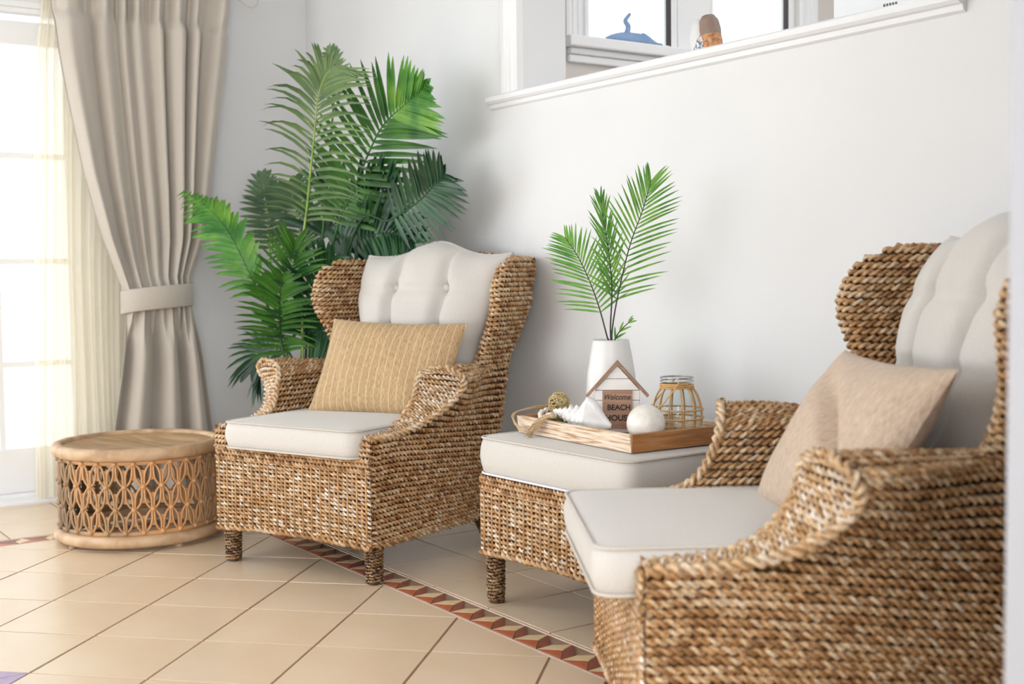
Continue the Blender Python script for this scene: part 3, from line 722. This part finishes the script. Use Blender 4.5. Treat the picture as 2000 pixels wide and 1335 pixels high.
# ================================================================ OTTOMAN
OT = ((2.69, -.33, 0), math.radians(2.6))
ot = empty('wicker_ottoman', OT[0], OT[1], 'woven seagrass ottoman between the two armchairs with a thick linen cushion on it', 'ottoman')
OW, OD = .308, .25
def flat_panel(p0, p1, nrm, z0, z1, arch_h, sp=.0140, ph=0.):
    w_ = Weave(); P0, P1 = np.array(p0), np.array(p1); t = np.linspace(0, 1, 28)[:, None]; XY = P0+(P1-P0)*t; rows = []; nn = np.tile([nrm[0], nrm[1], 0.], (28, 1))
    ar_ = arch_h*(1-(2*t[:, 0]-1)**2)
    for z in np.arange(z0, z1-.03, sp): rows.append((np.column_stack([XY, z+ar_*(1-(z-z0)/(z1-z0))]), nn))
    w_.panel(rows, phase=ph, pitch=.037, R=.0038, rs=.0046, lo=.4, hi=1.)
    for j, z in enumerate((z1-.028, z1-.014, z1)): w_.rope(np.column_stack([XY+np.array(nrm)*.003, np.full(28, z)]), nn, pitch=.03, lo=.2, hi=.85, phase=.3*j)
    w_.rope(np.column_stack([XY+np.array(nrm)*.003, z0-.012+ar_]), nn, R=.006, rs=.0065, pitch=.045)
    Ln = np.linalg.norm(P1-P0)
    for s in np.arange(.0185, Ln, .037):
        q = P0+(P1-P0)*s/Ln+np.array(nrm)*.0072; w_.tube([(q[0], q[1], z0), (q[0], q[1], z1-.03)], .0032, 5, tint=.5)
    return w_
for p0, p1, nr, nm in (((-OW, -OD), (OW, -OD), (0, -1), 'front_panel'), ((OW, -OD), (OW, OD), (1, 0), 'side_panel'), ((-OW, OD), (-OW, -OD), (-1, 0), 'side_panel'), ((OW, OD), (-OW, OD), (0, 1), 'back_panel')):
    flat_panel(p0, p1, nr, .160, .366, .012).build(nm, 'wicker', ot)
for x, y in ((-1, -1), (1, -1), (-1, 1), (1, 1)):
    lg = Weave(); square_leg(lg, x*(OW-.026), y*(OD-.026), .158, .0235); lg.build('leg', 'wicker_leg', ot)
b = MB(); b.box(-OW+.01, OW-.01, -OD+.01, OD-.01, .345, .368); b.build('deck', 'wicker', ot, smooth=False)
oc = empty('ottoman_cushion', (OT[0][0]+.004, OT[0][1], .377), OT[1], 'thick pale linen box cushion on the ottoman under the wooden tray', 'cushion')
b, pip = box_cushion(.635, .52, .105, .040, .006, 0)
b.build('cover', 'linen', oc)
for i, m in enumerate(pip): m.build('piping', 'zip_white' if i == 0 else 'linen_piping', oc)

# ================================================================ CARVED ROUND TABLE
TB = (.875, -1.108, 0)
tb = empty('carved_round_table', TB, .3, 'low round wooden drum table with carved openwork lattice side and rimmed top', 'table')
b = MB(); b.lathe([(.001, .344), (.262, .344), (.266, .346)], 72); b.lathe([(.001, .318), (.27, .318)], 72); b.build('table_top', 'wood_table_top', tb)
for a0, a1 in ((-1.62, .1), (.104, 2.3), (2.304, 4.659)):
    m = MB(); pr = [(.262, .316), (.290, .314), (.299, .322), (.302, .336), (.299, .350), (.291, .356), (.272, .357), (.265, .352), (.262, .334)]
    Gd = np.array([[(r*math.cos(t), r*math.sin(t), z) for r, z in pr+pr[:1]] for t in np.linspace(a0, a1, 34)]); m.grid(Gd)
    for e in (0, -1): m.add(Gd[e][:-1], [tuple(range(len(pr)))] if e else [tuple(range(len(pr)-1, -1, -1))])
    m.build('rim_segment', 'wood_table', tb)
m = MB(); m.lathe([(.235, .016), (.292, .014), (.300, .022), (.303, .032), (.300, .044), (.290, .052), (.262, .054), (.235, .052), (.235, .016)], 84); m.build('base_ring', 'wood_table', tb)
for k in range(4):
    m = MB(); m.lathe([(.001, 0), (.014, 0), (.015, .017), (.001, .017)], 12, c=(.262*math.cos(k*1.571+.5-.6), .262*math.sin(k*1.571+.5-.6))); m.build('foot', 'wood_table', tb, smooth=False)
lat = MB(); NC = 56; RD = .277; ZR = np.linspace(.305, .065, 4)
def cyl(c, z, dr=0.): a = 2*math.pi*c/NC; return ((RD+dr)*math.cos(a), (RD+dr)*math.sin(a), z)
tt = np.linspace(0, 1, 11)
for j in range(3):
    for c in range(NC):
        if (c+j) % 2: continue
        for sd in (-1, 1):
            for e in (tt**4.0, 1-(1-tt)**4.0):
                P = np.array([cyl(c+sd*(.12+.76*ee), ZR[j]+(ZR[j+1]-ZR[j])*(.0+1.0*t), .004*math.sin(math.pi*t)) for ee, t in zip(e, tt)])
                lat.tube(P, .0040, 6, caps=False)
for j in range(4):
    for c in range(NC):
        if (c+j) % 2: continue
        p = cyl(c, ZR[j], .004); lat.ball(p, (.0092,)*3, 6)
for j in range(3):          # solid webs between the paired strips
    for c in range(NC):
        up_boss = (c+j) % 2 == 0; Gd = []
        for t in np.linspace(0, 1, 8):
            q = t if up_boss else 1-t; wd = .12+.76*q**4.0
            if q > .82: continue
            Gd.append([cyl(c-wd*.95, ZR[j]+(ZR[j+1]-ZR[j])*t, .001), cyl(c, ZR[j]+(ZR[j+1]-ZR[j])*t, .0015), cyl(c+wd*.95, ZR[j]+(ZR[j+1]-ZR[j])*t, .001)])
        lat.grid(np.array([g for g in Gd]))
        inner = np.array(Gd)*np.array([.965, .965, 1]); lat.grid(inner, flip=True)
lat.lathe([(RD-.008, .300), (RD+.002, .300), (RD+.002, .318), (RD-.008, .318)], 72); lat.lathe([(RD-.008, .05), (RD+.002, .05), (RD+.002, .068), (RD-.008, .068)], 72)
lat.build('carved_lattice', 'wood_lattice', tb)

# ================================================================ PALM
def leaflet(m, base, d, n, L, wd, droop, curl=0.):
    d = d/np.linalg.norm(d); side = np.cross(d, n); side /= np.linalg.norm(side)+1e-9; n = np.cross(side, d)
    s = np.array([0, .12, .35, .62, .85, 1.]); ws = np.array([.35, .8, 1., .85, .5, .03])*wd/2
    P = base+d*L*s[:, None]+np.array(droop)*L*(s**2)[:, None]
    Gd = np.stack([P-side*ws[:, None]+n*ws[:, None]*.35, P, P+side*ws[:, None]+n*ws[:, None]*.35], 1)
    m.grid(Gd)
FACE = np.array([.78, -.62, .08])
def frond(parent, pts, n, L, wd, mat, stem, t0=.25, ang=(78, 22), droop=.25, face=FACE, vfold=.15, split=True, rad=.0055, name='frond', asym=(1, 1), jit=.06, up=0., mat2=None, tipk=0.):
    P = smooth_path(pts, 60); Tn = np.gradient(P, axis=0); Tn /= np.linalg.norm(Tn, axis=1, keepdims=True)
    m = MB(); m.tube(P, np.linspace(rad, rad*.35, 60), 6); fo = m.build(name, stem, parent)
    tot = MB()
    for k in range(n):
        q = (k+.5)/n; t = t0+(1-t0)*q*.985; i = t*59; i0 = min(int(i), 58); f = i-i0
        p = P[i0]*(1-f)+P[i0+1]*f; T = Tn[i0]
        S = np.cross(T, face); S /= np.linalg.norm(S); Nn = np.cross(S, T)
        if Nn@face < 0: Nn = -Nn
        for sd in (-1, 1):
            a = math.radians(ang[0]+(ang[1]-ang[0])*q**1.2+random.uniform(-4, 4))
            ln = L*(math.sin(math.pi*(.22+.68*q))**.8)*random.uniform(1-jit, 1+jit)*asym[0 if sd < 0 else 1]
            if q > .9: ln *= .8
            ln *= 1-tipk*sm((q-.55)/.45)
            d = math.cos(a)*T+math.sin(a)*S*sd+Nn*(vfold+random.uniform(-.06, .06))+np.array([0, 0, up])
            dr = np.array([0, 0, -droop*random.uniform(.7, 1.3)])
            tgt = MB() if split else tot
            leaflet(tgt, p, d, Nn, ln, wd*random.uniform(.85, 1.1), dr)
            if split: tgt.build('leaflet', mat2 if mat2 and q > .6 else mat, fo)
    if not split:
        o = tot.build('leaflets', mat, fo); o['kind'] = 'stuff'
    return fo
palm = empty('potted_palm', (.72, -.38, 0), 0, 'tall potted palm with arching green fronds in the corner behind the armchair', 'plant')
class Sub:  # fronds are given in room coordinates: shift to the plant's own
    pass
def pf(pts): return [(.0, .0, .30)]+[(x-.72, y+.38, z) for x, y, z in pts]
b = MB(); b.lathe([(.001, 0), (.11, 0), (.125, .02), (.15, .26), (.158, .265), (.158, .285), (.146, .285), (.142, .25)], 48); b.build('pot', 'pot_clay', palm)
b = MB(); b.lathe([(.001, .255), (.08, .258), (.144, .25)], 24); b.build('soil', 'soil', palm)
FR = {
 'F1': [(.89, -.45, .98), (.992, -.47, 1.215), (1.1, -.49, 1.438), (1.164, -.5, 1.585), (1.195, -.49, 1.66), (1.225, -.47, 1.70)],
 'F2': [(.961, -.35, 1.06), (1.048, -.3, 1.27), (1.19, -.26, 1.485), (1.325, -.22, 1.575), (1.46, -.2, 1.625)],
 'F3': [(1.039, -.3, 1.097), (1.239, -.25, 1.149), (1.366, -.2, 1.211), (1.447, -.17, 1.272), (1.497, -.16, 1.303)],
 'F4': [(.496, -.4, .898), (.409, -.38, 1.137), (.355, -.37, 1.271), (.31, -.36, 1.384)],
 'F5': [(.744, -.5, .736), (.735, -.6, .943), (.657, -.65, 1.106), (.519, -.68, 1.214), (.269, -.7, 1.307)],
 'F6': [(0.643, -0.46, 0.595), (0.725, -0.47, 0.734), (0.817, -0.48, 0.9), (0.887, -0.485, 1.011), (0.909, -0.485, 1.07)],
 'F7': [(.714, -.3, 1.023), (.78, -.26, 1.147), (.996, -.23, 1.23), (1.213, -.2, 1.287)],
 'F8': [(.989, -.38, 1.315), (.984, -.35, 1.573), (.972, -.33, 1.714), (.946, -.33, 1.832)],
 'F9': [(.707, -.42, .607), (.62, -.46, .646), (.554, -.5, .624), (.516, -.52, .548)],
 'F10': [(.764, -.4, .65), (.846, -.38, .735), (.939, -.37, .697), (.983, -.36, .598)],
 'F11': [(.81, -.3, 1.021), (1.004, -.26, 1.088), (1.182, -.22, 1.103), (1.342, -.2, 1.06)],
 'F12': [(.739, -.36, .898), (.633, -.33, 1.067), (.521, -.31, 1.242), (.452, -.3, 1.333)]}
frond(palm, pf(FR['F1']), 36, .285, .0145, 'leaf_under', 'stem_green', t0=.27, ang=(58, 26), droop=.45, vfold=.05)
frond(palm, pf(FR['F2']), 34, .285, .025, 'leaf_mid', 'leaf_mid', t0=.24, tipk=.40, ang=(75, 20), droop=.08, vfold=.15, mat2='leaf_bright')
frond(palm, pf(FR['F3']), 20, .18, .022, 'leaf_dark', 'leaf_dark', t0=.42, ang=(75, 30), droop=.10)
frond(palm, pf(FR['F4']), 20, .125, .020, 'leaf_olive', 'stem_green', t0=.38, ang=(82, 25), droop=.12, split=False)
frond(palm, pf(FR['F5']), 26, .185, .024, 'leaf_bright', 'leaf_mid', t0=.30, ang=(42, 22), droop=.35, face=np.array([.5, -.6, .6]), vfold=.0)
frond(palm, pf(FR['F6']), 24, .22, .015, 'leaf_mid', 'stem_green', t0=.34, ang=(60, 15), droop=.18)
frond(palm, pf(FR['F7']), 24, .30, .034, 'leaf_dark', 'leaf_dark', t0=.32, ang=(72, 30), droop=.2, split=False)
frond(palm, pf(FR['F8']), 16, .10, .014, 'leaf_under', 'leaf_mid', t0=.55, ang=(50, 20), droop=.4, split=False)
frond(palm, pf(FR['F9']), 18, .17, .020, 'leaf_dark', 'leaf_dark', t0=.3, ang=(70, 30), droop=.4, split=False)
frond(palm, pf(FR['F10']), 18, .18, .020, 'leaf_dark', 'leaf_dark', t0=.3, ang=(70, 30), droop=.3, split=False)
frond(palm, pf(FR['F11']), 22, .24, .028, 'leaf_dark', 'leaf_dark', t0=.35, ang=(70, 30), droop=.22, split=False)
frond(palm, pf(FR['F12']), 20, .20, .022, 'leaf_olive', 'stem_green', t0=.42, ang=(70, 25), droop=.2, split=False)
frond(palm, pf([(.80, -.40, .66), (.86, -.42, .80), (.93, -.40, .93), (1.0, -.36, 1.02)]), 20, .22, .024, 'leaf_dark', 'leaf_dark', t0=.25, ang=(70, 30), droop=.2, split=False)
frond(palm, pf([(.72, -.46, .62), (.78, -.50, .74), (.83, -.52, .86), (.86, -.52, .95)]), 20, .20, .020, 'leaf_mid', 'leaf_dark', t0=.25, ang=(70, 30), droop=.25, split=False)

# ================================================================ TRAY AND ITS THINGS
TR = ((2.70, -.325, .4895), math.radians(-1.8))
tray = empty('wooden_tray', TR[0], TR[1], 'rectangular wooden serving tray with whitewashed front side on the ottoman', 'tray')
tw, td = .262, .175
b = MB(); b.box(-tw+.012, tw-.012, -td+.012, td-.012, 0, .012); b.build('tray_base', 'tray_wood', tray, smooth=False)
def board(name, mat, q0, q1, nrm, ht=.048, th=.014, flare=.006):
    m = MB(); q0, q1, nrm = map(np.array, (q0, q1, nrm)); V = []
    for z, o_ in ((0, 0), (ht, flare)):
        for q, inn in ((q0, 0), (q1, 0), (q1, 1), (q0, 1)):
            p = q+nrm*(o_-th*inn); V.append((p[0], p[1], z))
    m.add(V, [(3, 2, 1, 0), (4, 5, 6, 7), (0, 1, 5, 4), (1, 2, 6, 5), (2, 3, 7, 6), (3, 0, 4, 7)]); m.build(name, mat, tray, smooth=False, bevel=.0015)
board('tray_side', 'tray_whitewash', (-tw, -td), (tw, -td), (0., -1.)); board('tray_side', 'tray_whitewash', (tw, td), (-tw, td), (0., 1.))
board('tray_end', 'tray_end_wood', (tw, -td), (tw, td), (1., 0.)); board('tray_end', 'tray_end_wood', (-tw, td), (-tw, -td), (-1., 0.))
ZT = .502
# vase
vz = empty('white_vase', (2.565, -.255, ZT), 0, 'tall smooth white ceramic vase holding palm sprigs on the tray', 'vase')
b = MB(); b.lathe([(.001, 0), (.050, 0), (.058, .004), (.069, .05), (.073, .10), (.070, .15), (.061, .205), (.053, .245), (.0515, .25), (.049, .248), (.056, .20), (.064, .14), (.06, .03), (.001, .012)], 56); b.build('vase_body', 'ceramic_white', vz)
SPG = [([(2.579, -.26, .786), (2.596, -.25, .889), (2.635, -.24, 1.02), (2.68, -.23, 1.119), (2.706, -.22, 1.201)], 24, .150, 'tall right-leaning palm sprig with dark stem in the white vase', (62, 20), FACE, .26),
       ([(2.565, -.27, .764), (2.543, -.28, .845), (2.509, -.29, .926), (2.469, -.3, .994), (2.41, -.3, 1.05)], 22, .135, 'left-leaning feathery palm sprig in the white vase', (65, 18), FACE, .14),
       ([(2.57, -.26, .786), (2.59, -.27, .889), (2.592, -.28, .992), (2.57, -.28, 1.08), (2.552, -.28, 1.151)], 20, .115, 'upright middle palm sprig with narrow upswept leaflets in the white vase', (34, 10), np.array([.9, -.1, .1]), .22),
       ([(2.588, -.26, .749), (2.616, -.26, .78), (2.673, -.26, .816)], 3, .05, 'short low palm sprig at the rim of the white vase', (25, 10), FACE, .5)]
for pts, n, L, lab, an, fc, t0 in SPG:
    o = empty('palm_sprig', (2.565, -.255, .53), 0, lab, 'sprig', 'palm sprigs in the vase')
    pp = [(0, 0, 0), (.003, 0, .18)]+[(x-2.565, y+.255, z-.53) for x, y, z in pts]
    P = smooth_path(pp, 60); m = MB(); m.tube(P, np.linspace(.003, .0012, 60), 5); m.build('stem', 'stem_dark', o)
    t_ = MB(); Tn = np.gradient(P, axis=0); Tn /= np.linalg.norm(Tn, axis=1, keepdims=True); s0 = .46
    for k in range(n):
        q = (k+.5)/n; i = (s0+(1-s0)*q)*58.9; i0 = int(i); p = P[i0]+(P[min(i0+1, 59)]-P[i0])*(i-i0); T = Tn[i0]
        S = np.cross(T, fc); S /= np.linalg.norm(S); Nn = np.cross(S, T)
        for sd in (-1, 1):
            a = math.radians(an[0]+(an[1]-an[0])*q+random.uniform(-4, 4))
            d = math.cos(a)*T+math.sin(a)*S*sd+Nn*random.uniform(-.1, .15)
            leaflet(t_, p, d, Nn, L*(math.sin(math.pi*(.28+.6*q))**.8)*random.uniform(.9, 1.05), .0068, (0, 0, -.10))
    t_.build('leaflets', 'leaf_sprig', o)['kind'] = 'stuff'
# house sign
hs = empty('house_sign', (2.690, -.334, ZT), math.radians(50), 'small white wooden house-shaped sign with gable roof and brown lettered board', 'sign')
W_ = .062; TH = .028; EV = .118; AP = .186
zrow = [0, .030, .060, .090, EV]
for z0, z1 in zip(zrow[:-1], zrow[1:]):
    m = MB(); m.box(-W_, W_, -TH/2, TH/2, z0+.0006, z1-.0006); m.build('plank', 'house_white', hs, smooth=False, bevel=.0012)
for z0, z1 in ((EV, .15), (.15, AP)):
    f = lambda z: W_*(AP-z)/(AP-EV)
    m = MB(); V = [(x, y, z) for y in (-TH/2, TH/2) for x, z in ((-f(z0+.0006), z0+.0006), (f(z0+.0006), z0+.0006), (max(f(z1-.0006), .0006), z1-.0006), (-max(f(z1-.0006), .0006), z1-.0006))]
    m.add(V, [(0, 1, 2, 3), (7, 6, 5, 4), (0, 4, 5, 1), (1, 5, 6, 2), (2, 6, 7, 3), (3, 7, 4, 0)]); m.build('plank', 'house_white', hs, smooth=False, bevel=.001)
for sd in (-1, 1):
    m = MB(); a = np.array([sd*(W_+.020), EV-.020]); bq = np.array([0, AP+.004]); nr = np.array([sd*.70, .71])*.0075
    V = []
    for y in (-TH/2-.008, TH/2+.004):
        for p in (a, bq, bq+np.array([0, .0105]), a+nr): V.append((p[0], y, p[1]))
    F = [(0, 1, 2, 3), (7, 6, 5, 4), (0, 4, 5, 1), (1, 5, 6, 2), (2, 6, 7, 3), (3, 7, 4, 0)]
    m.add(V, F if sd < 0 else [f[::-1] for f in F]); m.build('roof_board', ['house_wood'], hs, smooth=False)
m = MB(); m.box(-.041, .041, -TH/2-.004, -TH/2+.001, .012, .118); m.build('sign_panel', 'sign_board', hs, smooth=False)
def text(body, size, x, z, y, parent, mat, shear=0., sx=1., name='lettering', off=0.):
    c = bpy.data.curves.new(name, 'FONT'); c.body = body; c.size = size; c.align_x = 'CENTER'; c.shear = shear; c.extrude = .0004; c.offset = off
    t = bpy.data.objects.new(name+'_src', c); COL.objects.link(t); dg = bpy.context.evaluated_depsgraph_get()
    me = bpy.data.meshes.new_from_object(t.evaluated_get(dg)); bpy.data.objects.remove(t)
    me.materials.clear(); me.materials.append(MATS[mat])
    o = bpy.data.objects.new(name, me); COL.objects.link(o); o.parent = parent; o.location = (x, y, z); o.rotation_euler = (math.pi/2, 0, 0); o.scale = (sx, 1, 1); return o
yt = -TH/2-.0045
text('Welcome', .0225, -.002, .0925, yt, hs, 'ink', .35, .84); text('BEACH', .0205, .004, .064, yt, hs, 'ink', 0, 1., off=.0006); text('HOUSE', .0225, .002, .034, yt, hs, 'ink', 0, 1., off=.0006)
# capiz ball
b = MB(); b.ball((0, 0, .0505), .0505, 24); o = b.build('capiz_ball', 'pearl_white', loc=(2.905, -.415, ZT)); tag(o, 'large round cream shell-inlaid ball at the front corner of the tray', 'ball')
# conch shell
sh = MB(); ns, na = 110, 72; ax = np.linspace(0, 1, ns); Gd = np.zeros((na, ns, 3)); Ls = .185
for i in range(na):
    th = 2*math.pi*i/na
    for k, s in enumerate(ax):
        env = .004+.036*(min(1, s/.58))**1.0 if s < .58 else .040*max(0, 1-((s-.58)/.42))**.8+.004
        wph = 6.5*(s/.58)**.75-th/(2*math.pi); fr = wph-math.floor(wph); sp_ = 1-sm((s-.52)/.12)
        step = .30*(math.sin(math.pi*fr)**.8-.55)*sp_
        kn = .22*max(0, math.cos(th*8+wph))**2*math.exp(-((fr-.5)/.22)**2)*sp_+.16*max(0, math.cos(th*6))**2*math.exp(-((s-.60)/.06)**2)
        r = env*(1+step+kn)
        lip = math.exp(-((th-1.9)/.5)**2)*math.exp(-((s-.66)/.20)**2)*.034*sm((s-.42)/.15)
        r += lip+.0012*math.sin(th*30)*sm((s-.6)/.1)*(1-s)
        Gd[i, k] = (s*Ls, r*math.cos(th)*.85, r*math.sin(th)*.95)
sh.grid(Gd, closeu=True)
sob = sh.build('conch_shell', 'shell_white', loc=(2.575, -.470, ZT+.060)); sob.rotation_euler = (.0, .19, math.radians(24)); tag(sob, 'white spiral conch shell lying along the front of the tray', 'shell')
# rattan balls
def rattan_ball(loc, r, n, mat, label, seed):
    rg = np.random.default_rng(seed); m = MB()
    for k in range(n):
        a = rg.normal(size=3); a /= np.linalg.norm(a); q = np.cross(a, rg.normal(size=3)); q /= np.linalg.norm(q); p = np.cross(a, q); t = np.linspace(0, 2*np.pi, 26)[:-1]
        of = rg.uniform(-.55, .55); rr = r*(1+rg.uniform(-.05, .03)); c = math.sqrt(1-of*of)
        m.tube(rr*(c*(np.cos(t)[:, None]*q+np.sin(t)[:, None]*p)+of*a), .0014, 4, closed=True)
    o = m.build('rattan_ball', mat, loc=loc); tag(o, label, 'ball', 'rattan balls on the tray')
rattan_ball((2.512, -.405, ZT+.072), .030, 30, 'rattan', 'straw-coloured woven rattan ball resting on top of the others by the shell tip', 3)
rattan_ball((2.474, -.395, ZT+.030), .029, 30, 'rattan_pink', 'pale pinkish woven rattan ball at the left end of the tray', 4)
rattan_ball((2.535, -.415, ZT+.027), .026, 60, 'moss', 'dark mossy green woven ball under the rattan ball', 5)
# bead garland with tassel
GO = np.array([2.46, -.44, .542])
gl = empty('bead_garland', tuple(GO), 0, 'pale wooden bead garland with jute tassel hanging over the tray end', 'garland')
gp = smooth_path(np.array([(2.43, -.30, .547), (2.44, -.37, .549), (2.468, -.435, .545), (2.52, -.472, .535), (2.575, -.487, .550), (2.605, -.492, .553)])-GO, 14)
for p in gp:
    m = MB(); m.ball(p, .0082, 8); m.build('bead', 'bead_wood', gl)
m = MB(); m.tube(smooth_path(gp, 40), .0016, 5); m.build('cord', 'jute', gl)
tas = MB(); rg = np.random.default_rng(9)
for k in range(95):
    j = rg.normal(0, 1, (4, 3))
    P = np.array([(2.612, -.498, .553), (2.597+j[0, 0]*.0025, -.512+j[0, 1]*.001, .549+j[0, 2]*.0022), (2.565+j[1, 0]*.005, -.519+j[1, 1]*.003, .527+j[1, 2]*.004), (2.530+j[2, 0]*.008, -.524+j[2, 1]*.004, .497+j[2, 2]*.004)])-GO
    tas.tube(smooth_path(P, 9), .0011, 4)
tas.build('tassel', 'jute', gl)['kind'] = 'stuff'
m = MB(); m.ball(np.array((2.609, -.500, .553))-GO, (.009, .009, .008), 8); m.build('tassel_knot', 'jute', gl)
lp = MB()
for k in range(12):
    j = rg.normal(0, .003, 3)
    lp.tube(smooth_path(np.array([(2.428+j[0], -.32, .549), (2.424+j[1], -.40, .553+j[2]), (2.424+j[0], -.47+j[1], .551), (2.430, -.508+j[2], .541), (2.448+j[0], -.516, .520+j[1]), (2.475+j[1], -.517, .505+j[2]), (2.51+j[0], -.518, .499)])-GO, 26), .0015, 4)
lp.build('jute_loop', 'jute', gl)['kind'] = 'stuff'
# glass jar in a cane cage
jr = empty('cane_jar', (2.855, -.262, ZT), 0, 'round glass jar in a cane cage with wire rim on the tray', 'jar')
JP = [(.001, .002), (.050, .002), (.058, .008), (.064, .03), (.0655, .06), (.063, .085), (.054, .112), (.043, .128), (.039, .136), (.040, .150), (.043, .158)]
b = MB(); b.lathe(JP, 48); b.build('glass', 'jar_glass', jr)
rad = lambda z: float(np.interp(z, [p[1] for p in JP[1:]], [p[0] for p in JP[1:]]))
for k in range(12):
    a = 2*math.pi*k/12; P = [((rad(z)+.003)*math.cos(a), (rad(z)+.003)*math.sin(a), z) for z in np.linspace(.006, .132, 16)]
    m = MB(); m.tube(P, .0024, 5); m.build('upright_cane', 'cane', jr)
for z in (.014, .050, .074):
    a = np.linspace(0, 2*np.pi, 41)[:-1]; m = MB(); m.tube(np.column_stack([(rad(z)+.006)*np.cos(a), (rad(z)+.006)*np.sin(a), np.full(40, z)]), .0026, 5, closed=True); m.build('cane_hoop', 'cane', jr)
for z, n_ in ((.128, 3),):
    m = MB(); a = np.linspace(0, 2*np.pi*n_, 41*n_); m.tube(np.column_stack([.0445*np.cos(a), .0445*np.sin(a), z+a/(2*np.pi)*.005]), .0028, 5); m.build('cane_collar', 'cane', jr)
a = np.linspace(0, 2*np.pi, 41)[:-1]; m = MB(); m.tube(np.column_stack([.044*np.cos(a), .044*np.sin(a), np.full(40, .159)]), .0022, 6, closed=True); m.tube(np.column_stack([.0455*np.cos(a), .0455*np.sin(a), np.full(40, .150)]), .0012, 6, closed=True); m.build('wire_rim', 'steel', jr)
dirc = np.array([-.565, -.825]); pr_ = np.array([-.825, .565])
P = [(-.046*.825, -.046*-.565, .150)]
P = smooth_path([tuple(np.r_[pr_*.047, .150]), tuple(np.r_[pr_*.062+dirc*.02, .125]), tuple(np.r_[pr_*.060+dirc*.055, .085]), tuple(np.r_[dirc*.080, .068]), tuple(np.r_[-pr_*.060+dirc*.055, .085]), tuple(np.r_[-pr_*.062+dirc*.02, .125]), tuple(np.r_[-pr_*.047, .150])], 40)
m = MB(); m.tube(P, .0022, 6); m.build('handle', 'cane', jr)

# ================================================================ THINGS SEEN THROUGH THE OPENING
# blue whale on the stair window sill
wh = MB(); nn_ = 40; Gd = []
for th in np.linspace(0, 2*np.pi, 25)[:-1]:
    row = []
    for s in np.linspace(0, 1, nn_):
        if s < .62: hgt = .034*math.sin(math.pi*min(.5, s/.9+.02))**.8; wid = .022*math.sin(math.pi*min(.5, s/.8+.02))**.7
        else: q = (s-.62)/.38; hgt = .0325*(1-sm(q*1.25))+.006; wid = .0215*(1-q)**.8+.004
        zc = hgt*.0
        row.append((wid*math.cos(th), s*.29, max(-.2*hgt, hgt*math.sin(th))))
    Gd.append(row)
wh.grid(np.array(Gd), closeu=True)
whale = empty('whale_figurine', (1.572, .535, 1.850), 0, 'blue whale figurine with raised spout on the stair window sill', 'figurine')
wh.build('whale_body', 'whale_blue', whale)
m = MB(); m.tube(smooth_path([(0, .105, .025), (0, .112, .055), (0, .098, .075), (0, .115, .098), (0, .122, .105)], 20), np.linspace(.012, .006, 20), 8); m.build('spout', 'whale_blue', whale)
# shoe-like figurine on the ledge
fg = empty('woven_figurine', (2.555, .16, LZ-.012), 0, 'small brown-topped figurine with orange woven front and silvery side on the ledge', 'figurine')
tl = Matrix.Rotation(-.25, 4, 'Y')
b = MB(); b.lathe([(.001, .0), (.030, .0), (.034, .02), (.035, .05), (.033, .075)], 28); o = b.build('woven_body', 'mosaic_orange', fg); o.location = (.012, -.01, 0); o.rotation_euler = (0, -.16, 0)
b = MB(); b.lathe([(.0335, .072), (.034, .09), (.030, .118), (.020, .134), (.001, .139)], 28); o = b.build('dome_top', 'dome_brown', fg); o.location = (.012, -.01, 0); o.rotation_euler = (0, -.16, 0)
b = MB(); b.ball((-.012, .004, .045), (.040, .034, .058), 14); o = b.build('silver_side', 'mosaic_silver', fg); o.location = (-.006, -.022, -.012)
b = MB(); b.ball((-.034, -.022, .058), (.032, .030, .070), 14); o = b.build('white_back', 'ceramic_white', fg)
# white panel beside the figurine, further along the ledge
pn = empty('white_notice_panel', (3.17, .19, LZ), math.radians(4), 'white printed panel leaning at the far right end of the ledge', 'sign')
b = MB(); b.box(-.16, .13, 0, .012, 0, .10); b.build('panel_board', 'trim_white', pn, smooth=False, bevel=.002)
b = MB(); b.ball((-.09, -.002, .03), (.006, .003, .006), 6); b.build('screw', 'stem_dark', pn)
b = MB()
for k in range(5): b.box(.0+k*.009, .0055+k*.009, -.0012, .0, .035+.002*(k % 2), .046)
b.build('print_mark', 'green_print', pn, smooth=False)
